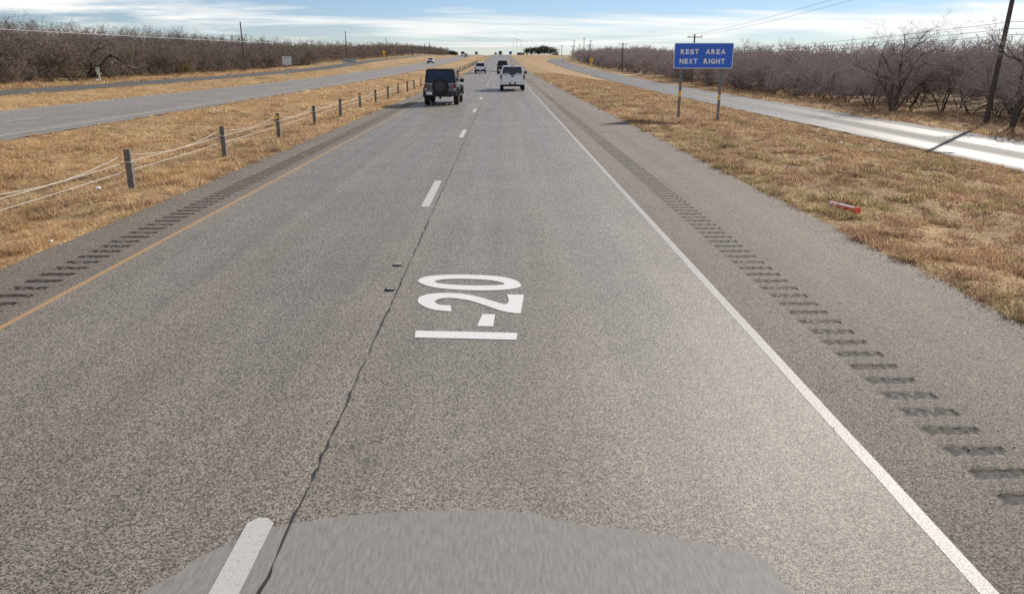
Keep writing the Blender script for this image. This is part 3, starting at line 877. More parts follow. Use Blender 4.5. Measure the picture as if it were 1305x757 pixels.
def wheel_parts(parent, x, y, r, w, rim, side, name='wheel', axis='x', spokes=6):
    wobj = bpy.data.objects.new(name, None); C.objects.link(wobj); wobj.parent = parent; wobj.location = (x, y, r)
    key = (round(r, 3), round(w, 3), rim)
    if key not in WH:
        t = MB().tube([(-w / 2, 0, 0), (-w / 2 + 0.03, 0, 0), (w / 2 - 0.03, 0, 0), (w / 2, 0, 0)], [r - 0.05, r, r, r - 0.05], 24).mesh('tyre')
        t.materials.append(M['tyre'])
        m = MB()
        m.tube([(w / 2 - 0.02, 0, 0), (w / 2 + 0.004, 0, 0)], [r * 0.62, r * 0.6], 20)
        for i in range(5):
            a = 2 * math.pi * i / 5
            m.box((w / 2 + 0.008, math.cos(a) * r * 0.33, math.sin(a) * r * 0.33), (0.02, r * 0.12, r * 0.5), rx=a - math.pi / 2)
        m.tube([(w / 2, 0, 0), (w / 2 + 0.022, 0, 0)], r * 0.13, 12)
        m = m.mesh('rim'); m.materials.append(M[rim])
        WH[key] = (t, m)
    t, m = WH[key]
    link('tyre', t, None, wobj); link('rim', m, None, wobj)
    wobj.rotation_euler = (0, 0, 0 if side > 0 else math.pi)
    return wobj
WH = {}

def cabin(e, z0, z1, yb, yt, wb, wt, m, glass, wf, name='cabin', bev=0.05, side_split=(0.5,)):
    """greenhouse: frustum with panes set into every side. yb/yt = (rear, front) at bottom/top"""
    A = [(-wb, yb[0], z0), (wb, yb[0], z0), (wb, yb[1], z0), (-wb, yb[1], z0)]
    B = [(-wt, yt[0], z1), (wt, yt[0], z1), (wt, yt[1], z1), (-wt, yt[1], z1)]
    MB().add(A + B, [(3, 2, 1, 0), (4, 5, 6, 7), (0, 1, 5, 4), (1, 2, 6, 5), (2, 3, 7, 6), (3, 0, 4, 7)]).build(name, m, e, bev)
    f = wf
    MB().slab([A[0], A[1], B[1], B[0]], 0.008, f, 1 - f, 0.1, 0.86).build('rear_window', glass, e)
    MB().slab([A[2], A[3], B[3], B[2]], 0.008, f, 1 - f, 0.08, 0.88).build('windscreen', glass, e)
    cuts = [0.06] + list(side_split) + [0.93]
    for s in (0, 1):
        qd = [A[1], A[2], B[2], B[1]] if s == 0 else [A[3], A[0], B[0], B[3]]
        for u0, u1 in zip(cuts[:-1], cuts[1:]):
            a, b = (u0 + 0.015, u1 - 0.015) if s == 0 else (1 - u1 + 0.015, 1 - u0 - 0.015)
            MB().slab(qd, 0.008, a, b, 0.12, 0.84).build('side_window', glass, e)

def mirrors(e, w, y, z, m, sz=(0.2, 0.12, 0.17)):
    for s in (-1, 1):
        o = MB().box((s * (w + 0.12), y, z), sz).build('mirror', m, e, 0.03)
        MB().box((s * (w + 0.02), y + 0.02, z - 0.05), (0.14, 0.05, 0.05)).build('mirror_arm', m, o)

def offroader(x, y):
    e = empty('off_road_vehicle', (x, y, gz(x, y)), R(-1.2), 'dark grey off roader with black top and rear spare wheel', 'off-road vehicle')
    L, w = 4.45, 0.90
    MB().prism(arch_profile(L, 0.42, [(L, 1.05), (L - 0.05, 1.14), (3.0, 1.2), (0.03, 1.2), (0.0, 1.1)], (0.85, 3.72), 0.52, 0.56), -w, w).build('body', M['paint_grey'], e, 0.035)
    MB().box((0, 2.2, 0.6), (1.15, 4.1, 0.3)).build('chassis', M['under'], e)
    cabin(e, 1.19, 1.94, (0.02, 3.0), (0.10, 2.45), 0.87, 0.77, M['soft_top'], M['glass'], 0.07, 'hard_top', 0.045, (0.36, 0.66))
    for s in (-1, 1):
        MB().prism([(2.93, 1.2), (2.98, 1.2), (2.46, 1.84), (2.40, 1.84)], s * 0.82 - 0.03, s * 0.82 + 0.03).build('pillar', M['paint_grey'], e)
        for ax in (0.85, 3.72):
            a = [(ax + 0.56 * math.cos(math.pi * i / 10), 0.44 + 0.56 * math.sin(math.pi * i / 10)) for i in range(11)]
            a += [(ax + 0.49 * math.cos(math.pi * i / 10), 0.44 + 0.49 * math.sin(math.pi * i / 10)) for i in range(10, -1, -1)]
            MB().prism(a, s * (w - 0.02), s * (w + 0.11)).build('fender_flare', M['black_plastic'], e)
            wheel_parts(e, s * 0.83, ax, 0.42, 0.28, 'rim_dark', s)
        tl = MB().box((s * 0.79, -0.02, 1.0), (0.14, 0.06, 0.3)).build('tail_light', M['tail_red'], e, 0.015)
        MB().box((s * 0.80, -0.035, 0.88), (0.09, 0.05, 0.06)).build('reverse_lens', M['plate'], tl)
        MB().box((s * 0.95, 2.2, 0.5), (0.1, 1.8, 0.06)).build('side_step', M['black_plastic'], e)
        MB().box((s * 0.70, L + 0.01, 0.95), (0.24, 0.05, 0.22)).build('headlight', M['head_lamp'], e, 0.02)
        for yy in (1.45, 2.3):
            MB().box((s * (w + 0.012), yy, 1.04), (0.03, 0.16, 0.035)).build('door_handle', M['black_plastic'], e)
    bmp = MB().box((0, -0.08, 0.62), (1.86, 0.2, 0.24)).build('rear_bumper', M['black_plastic'], e, 0.04)
    MB().box((0, -0.1, 0.42), (0.12, 0.12, 0.14)).build('tow_hitch', M['black_plastic'], bmp, 0.01)
    MB().box((0, L + 0.06, 0.62), (1.8, 0.2, 0.24)).build('front_bumper', M['black_plastic'], e, 0.04)
    MB().box((-0.6, -0.19, 0.66), (0.31, 0.015, 0.155)).build('licence_plate', M['plate'], e)
    MB().box((-0.62, -0.015, 1.02), (0.05, 0.04, 0.26)).build('tailgate_handle', M['black_plastic'], e)
    sp = wheel_parts(e, 0.02, -0.17, 0.45, 0.25, 'rim_dark', 1, 'spare_wheel')
    sp.location.z = 1.03; sp.rotation_euler = (0, 0, R(-90))
    mirrors(e, w, 2.72, 1.27, M['black_plastic'], (0.24, 0.14, 0.2))
    return e

def pickup(x, y):
    e = empty('pickup_truck', (x, y, gz(x, y)), 0, 'white pickup truck driving ahead in the right lane', 'pickup truck')
    L, w = 5.75, 0.99
    MB().prism([(1.95, 0.55), (4.1, 0.55)] + [(4.75 + 0.5 * math.cos(math.pi * (1 - i / 8)), 0.42 + 0.5 * math.sin(math.pi * (1 - i / 8))) for i in range(9) if 0.42 + 0.5 * math.sin(math.pi * (1 - i / 8)) > 0.55] + [(L, 0.55), (L, 1.05), (L - 0.08, 1.18), (4.3, 1.27), (1.95, 1.3)], -w, w).build('body', M['paint_white'], e, 0.04)
    for s in (-1, 1):
        MB().prism([(0.02, 0.62)] + [(1.15 + 0.5 * math.cos(math.pi * (1 - i / 8)), 0.42 + 0.5 * math.sin(math.pi * (1 - i / 8))) for i in range(9) if 0.42 + 0.5 * math.sin(math.pi * (1 - i / 8)) > 0.62] + [(1.94, 0.62), (1.94, 1.3), (0.02, 1.3)], s * 0.82 if s > 0 else -0.99, 0.99 if s > 0 else -0.82).build('bed_side', M['paint_white'], e, 0.025)
        tl = MB().box((s * 0.925, 0.0, 1.07), (0.13, 0.07, 0.42)).build('tail_light', M['tail_red'], e, 0.02)
        MB().box((s * 0.925, -0.01, 0.95), (0.1, 0.06, 0.08)).build('reverse_lens', M['plate'], tl)
        for ax in (1.15, 4.75):
            wheel_parts(e, s * 0.85, ax, 0.405, 0.27, 'rim', s)
        MB().box((s * 0.72, L + 0.005, 0.95), (0.36, 0.06, 0.22)).build('headlight', M['head_lamp'], e, 0.02)
        for yy in (2.75, 3.6):
            MB().box((s * (w + 0.01), yy, 1.12), (0.03, 0.18, 0.04)).build('door_handle', M['chrome'], e)
    MB().box((0, 1.0, 0.78), (1.64, 1.86, 0.1)).build('bed_floor', M['black_plastic'], e)
    tg = MB().box((0, 0.035, 0.99), (1.7, 0.07, 0.6)).build('tailgate', M['paint_white'], e, 0.02)
    MB().add([(0.13 * math.cos(2 * math.pi * i / 16), -0.012, 1.13 + 0.05 * math.sin(2 * math.pi * i / 16)) for i in range(16)] + [(0.13 * math.cos(2 * math.pi * i / 16), 0.02, 1.13 + 0.05 * math.sin(2 * math.pi * i / 16)) for i in range(16)], [tuple(range(16))] + [(i, (i + 1) % 16, 16 + (i + 1) % 16, 16 + i) for i in range(16)]).build('emblem', mat('emblem_blue', (0.02, 0.035, 0.1), 0.3), tg)
    MB().box((0, -0.005, 1.24), (0.36, 0.03, 0.07)).build('tailgate_handle', M['black_plastic'], tg, 0.01)
    MB().box((0, 0.0, 1.31), (1.66, 0.1, 0.03)).build('tailgate_cap', M['black_plastic'], tg, 0.008)
    for s in (-1, 1):
        MB().box((s * 0.62, -0.09, 0.6), (0.72, 0.18, 0.2)).build('rear_bumper', M['chrome'], e, 0.035)
    MB().box((0, -0.06, 0.58), (0.54, 0.15, 0.22)).build('bumper_step', M['black_plastic'], e, 0.02)
    MB().box((0, -0.15, 0.62), (0.3, 0.015, 0.15)).build('licence_plate', M['plate'], e)
    MB().box((0, -0.06, 0.42), (0.5, 0.2, 0.1)).build('tow_hitch', M['under'], e, 0.02)
    MB().box((0, 2.8, 0.55), (1.2, 5.2, 0.28)).build('chassis', M['under'], e)
    MB().tube([(-0.85, 1.15, 0.4), (0.85, 1.15, 0.4)], 0.08, 8).build('axle', M['under'], e)
    cabin(e, 1.28, 1.93, (1.96, 4.45), (2.08, 3.75), 0.93, 0.78, M['paint_white'], M['glass'], 0.05, 'cab', 0.05, (0.46,))
    MB().box((0, 0.98, 1.35), (0.5, 0.06, 0.12)).build('load', M['black_plastic'], e)
    MB().box((0, 2.1, 1.945), (0.3, 0.05, 0.03)).build('brake_lamp', M['tail_red'], e)
    mirrors(e, w + 0.03, 3.85, 1.36, M['black_plastic'], (0.24, 0.14, 0.24))
    return e

def car(name, x, y, rz, label, cat, paint, L=4.5, w=0.9, h=1.65, belt=1.05, lower='black_plastic', roof=None, rear_dark=True, mir=True):
    e = empty(name, (x, y, gz(x, y)), rz, label, cat)
    r = 0.345
    ax = (0.85, L - 0.95)
    MB().prism(arch_profile(L, r, [(L, 0.62), (L - 0.12, 0.82), (L - 1.15, belt - 0.02), (0.12, belt), (0.0, belt - 0.12)], ax, 0.42, 0.36), -w, w).build('body', M[paint], e, 0.06)
    MB().box((0, L / 2, 0.42), (1.1, L - 0.5, 0.3)).build('chassis', M['under'], e)
    cabin(e, belt - 0.01, h, (0.1, L - 1.2), (0.5, L - 2.1), w - 0.05, w - 0.22, M[roof or paint], M['glass'], 0.08, 'cabin', 0.06, (0.3, 0.62))
    rb = MB().box((0, -0.03, 0.48), (2 * w - 0.06, 0.12, 0.3)).build('rear_bumper', M[lower], e, 0.03)
    MB().box((0, -0.1, 0.55), (0.3, 0.015, 0.14)).build('licence_plate', M['plate'], rb)
    fb = MB().box((0, L + 0.0, 0.45), (2 * w - 0.1, 0.12, 0.28)).build('front_bumper', M[lower], e, 0.03)
    MB().box((0, L + 0.03, 0.66), (1.0, 0.06, 0.14)).build('grille', M['black_plastic'], e, 0.01)
    for s in (-1, 1):
        MB().box((s * (w - 0.14), 0.0, belt - 0.18), (0.22, 0.08, 0.2)).build('tail_light', M['tail_red'], e, 0.02)
        MB().box((s * (w - 0.2), L - 0.03, 0.70), (0.32, 0.1, 0.13)).build('headlight', M['head_lamp'], e, 0.02)
        for a in ax: wheel_parts(e, s * (w - 0.11), a, r, 0.23, 'rim', s)
    if mir: mirrors(e, w - 0.02, L - 1.5, belt + 0.06, M[roof or paint])
    return e

p = at(562.5, 134.0); offroader(p.x, p.y - 0.5)
p = at(653, 116.0); pickup(p.x, p.y - 0.8)
def put(px, Y): return at_y(px, 90, Y).x
car('white_suv', put(612, 128), 128, R(0.5), 'white crossover ahead in the left lane beyond the off roader', 'car', 'paint_white', 4.5, 0.92, 1.68, 1.05)
car('dark_suv', put(640.3, 142), 142, 0, 'dark sport utility vehicle half hidden ahead of the white pickup', 'car', 'paint_dark', 4.9, 0.98, 1.86, 1.12, roof='paint_dark')
car('oncoming_car', put(550, 236), 236, R(180), 'white car coming towards us on the opposite road', 'car', 'paint_white', 4.6, 0.92, 1.55, 0.98)
car('crest_car', put(607.6, 560), 560, R(180), 'tiny grey vehicle on the opposite road at the crest', 'car', 'paint_grey', 5.2, 1.1, 2.1, 1.2, mir=False)
car('crest_car', put(631.8, 600), 598, 0, 'tiny dark car at the crest in the left lane', 'car', 'paint_dark', 4.6, 0.95, 1.7, 1.05, mir=False)
car('crest_van', put(637.7, 500), 500, 0, 'dark tall vehicle near the crest in the right lane', 'van', 'paint_dark', 5.4, 1.12, 2.5, 1.35, mir=False)
def truck(x, y):
    e = empty('truck', (x, y, gz(x, y)), R(180), 'red and white truck far off on the opposite road', 'truck')
    MB().prism([(0, 0.9), (7.5, 0.9), (7.5, 2.6), (0, 2.6)], -1.2, 1.2).build('trailer', M['paint_silver'], e, 0.05)
    MB().prism([(7.9, 0.6), (10.4, 0.6), (10.4, 1.6), (9.9, 1.7), (9.5, 2.8), (7.9, 2.9)], -1.15, 1.15).build('cab', M['paint_red'], e, 0.06)
    MB().slab([(1.05, 10.3, 1.68), (-1.05, 10.3, 1.68), (-1.0, 9.55, 2.7), (1.0, 9.55, 2.7)], 0.15).build('windscreen', M['glass'], e)
    MB().box((0, 10.42, 1.05), (1.4, 0.1, 0.7)).build('grille', M['chrome'], e)
    MB().box((0, 5, 0.75), (1.0, 10, 0.25)).build('chassis', M['under'], e)
    for s in (-1, 1):
        MB().box((s * 0.95, 10.43, 0.95), (0.35, 0.1, 0.25)).build('headlight', M['head_lamp'], e)
        for a in (1.2, 2.4, 7.2, 9.6): wheel_parts(e, s * 1.0, a, 0.5, 0.3, 'rim', s)
    return e
tk = truck(put(591, 430), 430); tk.scale = (0.8, 0.8, 0.8)
car('following_car', put(594.5, 385), 385, R(180), 'pale car coming on behind the red and white truck', 'car', 'paint_silver', 4.6, 0.95, 1.7, 1.05, mir=False)

# ------------------------------------------------------------------ poles and wires
def utility_pole(x, y, top, label, arm=True, r=0.15, rz=0.0, lean=0.0, arm_w=2.4):
    zb = gz(x, y)
    e = empty('utility_pole', (x, y, zb), rz, label, 'utility pole', 'utility poles')
    h = top - zb
    MB().tube([(0, 0, -0.4), (lean * 0.5, 0, h * 0.5), (lean, 0, h)], [r, r * 0.85, r * 0.7], 10).build('pole', M['pole_wood'], e)
    if arm:
        a = MB().box((lean, -0.12, h - 0.45), (arm_w, 0.1, 0.13)).build('crossarm', M['pole_wood'], e)
        for xo in (-0.45, 0.02, 0.45):
            MB().tube([(lean + xo * arm_w, -0.12, h - 0.38), (lean + xo * arm_w, -0.12, h - 0.2)], 0.05, 6).build('insulator', M['galv'], a)
    return e
NPX, NPY = 31.9, 49.0
pn = at(1256, 158, -1.5)
NPX, NPY = pn.x, pn.y
utility_pole(NPX, NPY, 9.2, 'leaning wooden utility pole beside right frontage road at picture edge', True, 0.17, 0, 0.35)
labs = ['wooden utility pole with crossarm rising behind the blue sign', 'wooden crossarm pole between blue sign and yellow diamond', 'wooden crossarm pole above the yellow diamond on the right',
        'crossarm pole left of the yellow diamond on the right', 'farthest thin crossarm pole beside the dark oaks']
run = [(NPX + 0.35, NPY, 9.2)]
for (px, ty, Y), lab in zip(((885.5, 44, 128), (794, 54.5, 203), (751, 56.5, 280), (730, 58, 355), (716, 58, 430)), labs):
    t = at_y(px, ty, Y)
    utility_pole(t.x, Y, t.z, lab, True, 0.16)
    run.append((t.x, Y, t.z))
for px, ty, Y, lab in ((744.5, 48.5, 430, 'tallest thin pole over the right thicket'), (752.8, 51.5, 400, 'thin pole just right of the tallest one over the right thicket'), (731.8, 51.5, 460, 'thin pole beside the crossarm pole left of the yellow diamond'), (739, 56, 520, 'short thin pole left of the tallest one over the right thicket')):
    t = at_y(px, ty, Y); utility_pole(t.x, Y, t.z, lab, True, 0.2, arm_w=1.8)
lp = []
for px, ty, X, lab in ((306, 28, -50.5, 'bare wooden pole rising from the left thicket'), (440, 40, -45.5, 'tall bare pole behind the grey two panel gate'), (491.5, 48.5, -46, 'bare pole behind the far left yellow diamond sign'), (525, 56.5, -46, 'thin pole in the far left thicket right of yellow diamond'),
                       (541, 55.5, -50, 'thin pole above the oncoming white car, left of a pair'), (547.4, 54, -46, 'thin pole above the oncoming white car, right of a pair'), (561, 60, -50, 'short thin pole in the far left tree line'), (570, 60.5, -46, 'last thin pole before the red and white truck')):
    Y = X * FPX / (px - 640) * 1.0 / math.cos(R(PITCH)) * 0.954
    t = at_y(px, ty, Y); utility_pole(t.x, Y, t.z, lab, False, 0.14 if Y < 300 else 0.2)
    lp.append((t.x, Y, t.z))
def wire(name, A, B, sag, r, m, label):
    A, B = Vector(A), Vector(B)
    pts = [A.lerp(B, t) - Vector((0, 0, sag * 4 * t * (1 - t))) - A for t in np.linspace(0, 1, 17)]
    o = MB().tube(pts, r, 4).build(name, M[m], None, loc=A)
    return tag(o, label, 'wire', 'overhead wires')
nx = NPX + 0.3
for k, (dz0, dz1, dx, lab) in enumerate(((-0.2, -0.2, -1.0, 'upper left overhead wire from the leaning pole'), (-0.2, -0.2, 1.0, 'upper right overhead wire from the leaning pole'), (-4.55, -2.2, 0.0, 'highest of three low wires on the leaning pole'), (-4.95, -2.5, 0.0, 'middle of three low wires on the leaning pole'), (-5.3, -2.8, 0.0, 'lowest of three low wires on the leaning pole'))):
    a, b = run[0], run[1]
    wire('overhead_wire', (nx + dx, a[1] - 0.15, a[2] + dz0), (b[0] + dx, b[1], b[2] + dz1), 0.5, 0.012, 'wire', lab)
    wire('overhead_wire', (nx + dx, a[1] - 0.15, a[2] + dz0), (nx + dx + 0.5, a[1] - 75, a[2] + dz0), 0.5, 0.012, 'wire', lab.replace('wire', 'wire running back', 1).replace('wires', 'wires running back'))
a, b = at_y(0, 36.5, 70), at_y(200, 47.2, 100)
wire('overhead_wire', Vector(a) + (Vector(a) - Vector(b)) * 0.8, Vector(b) + (Vector(b) - Vector(a)) * 1.6, 0.1, 0.025, 'wire_pale', 'pale overhead wire crossing in front of the left thicket')

def lamp_post(px, ty, Y, arm, label):
    t = at_y(px, ty, Y); zb = gz(t.x, Y)
    e = empty('street_lamp', (t.x, Y, zb), 0, label, 'street lamp', 'street lamps at the crest')
    h = t.z - zb
    pts = [(0, 0, 0), (0, 0, h * 0.9), (arm * 0.25, 0, h * 0.97), (arm, 0, h)] if arm else [(0, 0, 0), (0, 0, h * 0.5), (0, 0, h)]
    MB().tube(pts, 0.11, 6).build('pole', M['galv'], e)
    MB().box((arm, 0, h), (0.9, 0.35, 0.18)).build('lamp_head', M['galv'], e)
lamp_post(658.6, 49.5, 650, -2.4, 'middle of three street lamps at the crest, its arm to the left')
lamp_post(664.2, 51, 640, -2.6, 'right of three street lamps at the crest, its arm to the left')
lamp_post(654.6, 54, 700, 0, 'left of three street lamps at the crest, straight')

# small buildings beyond the crest
def shed(px0, px1, py_top, Y, m, label, roofh=1.2):
    a, b = at_y(px0, py_top, Y), at_y(px1, py_top, Y)
    zb = gz(a.x, Y) - 0.2; w = b.x - a.x; h = a.z - zb - roofh
    e = empty('small_building', ((a.x + b.x) / 2, Y, zb), 0, label, 'building')
    MB().box((0, 3, h / 2), (w, 6, h)).build('wall', M[m], e)
    MB().add([(-w / 2 - .3, -.3, h), (w / 2 + .3, -.3, h), (w / 2 + .3, 6.3, h), (-w / 2 - .3, 6.3, h), (-w / 2 - .3, 3, h + roofh), (w / 2 + .3, 3, h + roofh)], [(0, 1, 5, 4), (3, 4, 5, 2), (0, 4, 3), (1, 2, 5), (0, 3, 2, 1)]).build('roof', M['roof'], e)
    for xo in (-0.28, 0.2):
        MB().box((xo * w, -0.03, h * 0.55), (0.9, 0.1, 0.9)).build('window', M['glass'], e)
    MB().box((0.02 * w, -0.03, 1.0), (0.9, 0.08, 2.0)).build('door', M['black_plastic'], e)
shed(704.5, 712, 67.2, 520, 'sign_white', 'small white building partly behind the right thicket')
shed(664, 668.5, 67.4, 640, 'concrete', 'small grey building left of the dark oaks')

# ------------------------------------------------------------------ trees
class Twigs:
    def __init__(s): s.a, s.b, s.w = [], [], []
    def add(s, a, b, w): s.a.append(a); s.b.append(b); s.w.append(w)
    def arrays(s, rg):
        a, b, w = np.array(s.a), np.array(s.b), np.array(s.w)
        d = b - a
        r = rg.normal(size=d.shape)
        pz = np.cross(d, r); pz /= np.linalg.norm(pz, axis=1)[:, None] + 1e-9
        v = np.empty((len(a) * 3, 3)); v[0::3] = a + pz * w[:, None] / 2; v[1::3] = a - pz * w[:, None] / 2; v[2::3] = b
        return v, np.arange(len(v)).reshape(-1, 3)

def grow_tree(seed, H, stems, spread, low=0.0, kids=(5, 5, 6, 5), tw=0.028, lean=None, r0=0.075):
    rg = np.random.default_rng(seed)
    wood, tws = MB(), Twigs()
    def unit(v): return v / (np.linalg.norm(v) + 1e-9)
    def branch(p, d, ln, r, depth):
        nseg = 4 if depth < 2 else 3
        pts = [p]
        dd = d.copy()
        for i in range(nseg):
            dd = unit(dd + rg.normal(scale=0.2 if depth < 2 else 0.14, size=3) + np.array([0, 0, 0.06 if depth else 0.12]))
            pts.append(pts[-1] + dd * ln / nseg)
        if depth < 2:
            wood.tube([Vector(q) for q in pts], [r * (1 - 0.6 * i / nseg) for i in range(nseg + 1)], 6 if depth == 0 else 4)
        else:
            for i in range(nseg):
                tws.add(pts[i], pts[i + 1] + (pts[i + 1] - pts[i]) * 0.3, max(r * 2 * (1 - 0.3 * i), tw))
        if depth >= len(kids): return
        for k in range(kids[depth]):
            t = rg.uniform(0.3 if depth == 0 else 0.12, 1.0)
            i = min(int(t * nseg), nseg - 1)
            q = pts[i] + (pts[i + 1] - pts[i]) * (t * nseg - i)
            side = unit(np.cross(dd, rg.normal(size=3)))
            ang = rg.uniform(0.45, 1.15)
            nd = unit(unit(pts[i + 1] - pts[i]) * math.cos(ang) + side * math.sin(ang))
            if q[2] < low and nd[2] < 0: nd[2] *= -1
            branch(q, nd, ln * rg.uniform(0.42, 0.68), r * 0.5, depth + 1)
    for sidx in range(stems):
        a = 2 * math.pi * (sidx + rg.uniform(-.3, .3)) / stems
        d = unit(np.array([math.cos(a) * spread, math.sin(a) * spread, 1.0]) + (np.array(lean) if lean else 0))
        branch(np.array([math.cos(a) * 0.08, math.sin(a) * 0.08, -0.15]), d, H * rg.uniform(0.55, 0.75), r0 * rg.uniform(0.7, 1.0), 0)
    v, f = tws.arrays(rg)
    return wood, v, f

def tree_proto(name, seed, mtw, **kw):
    wood, v, f = grow_tree(seed, **kw)
    wm = wood.mesh('trunk'); wm.materials.append(M['bark'])
    zmax = v[:, 2].max()
    e = empty(name)
    link('trunk', wm, None, e)
    o = raw('crown', v, f, M[mtw], e)
    e['h'] = float(zmax)
    return e

def place(proto, used, x, y, h, label, cat, group, name=None):
    if group: h *= 0.78 + 0.5 * float(vnoise(y / 9.0, x / 5.0, 91))
    if group and math.hypot(x - CROSS[0], (y - CROSS[1]) * 0.7) < 2.6: y += 4.5; x -= 1.5
    o = proto if proto.name not in used else copy_tree(proto)
    used.add(proto.name)
    s = h / proto['h']
    o.location = (x, y, gz(x, y) - 0.05)
    o.rotation_euler = (0, 0, random.uniform(0, 6.28))
    o.scale = (s * random.uniform(0.9, 1.2), s * random.uniform(0.9, 1.2), s)
    o['label'], o['category'] = label, cat
    if group: o['group'] = group
    elif 'group' in o: del o['group']
    return o

CROSS = at(121, 102.7)
used = set()
PL = [tree_proto('bare_tree', 100 + i, 'twig_l', H=5.0, stems=3 + i % 3, spread=0.55 + 0.1 * (i % 3), kids=(6, 7, 6, 6), tw=0.017) for i in range(4)]
PR = [tree_proto('bare_tree', 200 + i, 'twig_r', H=5.0, stems=3 + i % 2, spread=0.5 + 0.12 * (i % 3), low=1.0, kids=(6, 7, 7, 6), tw=0.016) for i in range(4)]
SL = [tree_proto('bare_shrub', 300 + i, 'twig_l', H=2.6, stems=7, spread=0.8, kids=(5, 6, 5), r0=0.05) for i in range(2)]
SR = [tree_proto('bare_shrub', 320 + i, 'twig_r', H=2.6, stems=7, spread=0.8, kids=(5, 6, 5), r0=0.05) for i in range(2)]
SO = [tree_proto('olive_shrub', 340, 'twig_olive', H=2.6, stems=8, spread=0.8, kids=(6, 7, 5), r0=0.05)]
def lzone(y): return 'at left picture edge' if y < 88 else 'near the white cross' if y < 104 else 'right of the white cross' if y < 140 else 'behind the grey sign back' if y < 165 else 'beside the grey gate'
def rzone(y): return 'around the leaning pole' if y < 66 else 'around the lone taller tree' if y < 84 else 'right of the blue sign' if y < 118 else 'behind the blue sign' if y < 150 else 'left of the blue sign' if y < 225 else 'beside the yellow diamond'
y = 62.0
while y < 205:
    place(random.choice(PL), used, -50.5 + random.uniform(-1.8, 1.5), y, random.uniform(4.6, 6.3), 'bare grey brown tree in the left thicket ' + lzone(y), 'tree', 'trees of the left thicket')
    y += random.uniform(1.9, 3.0)
y = 66.0
while y < 205:
    place(random.choice(PL), used, -55 + random.uniform(-1.8, 1.8), y, random.uniform(5.2, 6.6), 'bare grey brown tree in the left thicket ' + lzone(y), 'tree', 'trees of the left thicket')
    y += random.uniform(2.8, 4.2)
y = 60.0
while y < 200:
    place(random.choice(SL), used, -48.2 + random.uniform(-1.0, 1.0), y, random.uniform(1.4, 2.6), 'low bare shrub at the foot of the left thicket ' + lzone(y), 'shrub', 'shrubs of the left thicket')
    y += random.uniform(2.5, 5.0)
def keep_r(x, y): return True
y = 38.0
while y < 330:
    x = 33.5 + random.uniform(-1.6, 1.8)
    place(random.choice(PR), used, x, y, random.uniform(4.3, 5.8), 'bare brown tree in the right thicket ' + rzone(y), 'tree', 'trees of the right thicket')
    y += random.uniform(2.4, 4.0) if y < 150 else random.uniform(4, 6)
y = 40.0
while y < 330:
    place(random.choice(PR), used, 38.5 + random.uniform(-1.8, 1.8), y, random.uniform(4.8, 6.2), 'bare brown tree in the right thicket ' + rzone(y), 'tree', 'trees of the right thicket')
    y += random.uniform(2.6, 4.4) if y < 150 else random.uniform(5, 8)
y = 36.0
while y < 320:
    if random.random() < (0.35 if y < 90 else 1):
        place(random.choice(SR), used, 32 + random.uniform(-0.8, 1.5), y, random.uniform(1.0, 2.2), 'low bare shrub at the foot of the right thicket ' + rzone(y), 'shrub', 'shrubs of the right thicket')
    y += random.uniform(2.2, 4.5) if y < 150 else random.uniform(4, 7)
for px, Y, X, h, lab in ((182, 98, -53.0, 5.4, 'yellowish green bush inside the left thicket'), (253, 122, -48.5, 2.4, 'low olive bush at the foot of the left thicket'), (118, 90, -49.0, 2.4, 'low olive bush near the white cross')):
    place(SO[0], used, X, abs(X) * FPX / (640 - px), h, lab, 'shrub', None)
# lone taller tree and the leaning trees that stand out
lone = tree_proto('lone_tree', 415, 'twig_r', H=6.6, stems=5, spread=0.34, low=2.4, kids=(5, 6, 5, 4), tw=0.016, r0=0.10)
pt = at(1137, 141.5, -1.5)
o = place(lone, used, pt.x, pt.y, 8.2, 'lone taller bare tree standing out above the right thicket', 'tree', None)
o.rotation_euler.z = 1.0
lean = tree_proto('leaning_tree', 430, 'twig_l', H=6.2, stems=2, spread=0.4, low=1.6, kids=(6, 5, 4, 3), lean=(0.8, 0, 0), r0=0.27)
for ch in lean.children:
    if ch.name.startswith('trunk'): ch.data.materials.clear(); ch.data.materials.append(mat('dark_bark', (0.028, 0.022, 0.019), 0.95, noise=(9, (0.06, 0.05, 0.042), 0.2), bump=(25, 0.8)))
pt = at(110, 102) * 0.965
o = place(lean, used, pt.x, pt.y, 6.0, 'dark leaning tree with thick forked trunk behind the white cross', 'tree', None)
o.rotation_euler.z = 0.15
edge_t = tree_proto('edge_tree', 441, 'twig_r', H=6.0, stems=2, spread=0.3, low=1.5, kids=(6, 6, 5, 3), r0=0.15)
place(edge_t, used, at(1290, 163, -1.5).x, at(1290, 163, -1.5).y, 6.8, 'dark trunked bare tree at the right picture edge', 'tree', None)

# mass of the thickets behind and far away: joined, nobody could count it
def mass(name, spots, protos, m, label):
    vs, fs, k = [], [], 0
    for x, y, h in spots:
        v, f = protos[int(rng.integers(len(protos)))]
        a = rng.uniform(0, 6.28); s = h / v[:, 2].max(); ws = s * rng.uniform(1.0, 1.4)
        q = np.stack([(v[:, 0] * math.cos(a) - v[:, 1] * math.sin(a)) * ws + x, (v[:, 0] * math.sin(a) + v[:, 1] * math.cos(a)) * ws + y, v[:, 2] * s + gz(x, y)], -1)
        vs.append(q); fs.append(f + k); k += len(q)
    o = raw(name, np.concatenate(vs), np.concatenate(fs), m)
    return tag(o, label, 'thicket', kind='stuff')
mp_ = []
for i in range(4):
    w_, v_, f_ = grow_tree(500 + i, H=5.0, stems=5, spread=0.7, kids=(5, 5, 6), tw=0.06, r0=0.08)
    mp_.append((v_, f_))
sl, sr = [], []
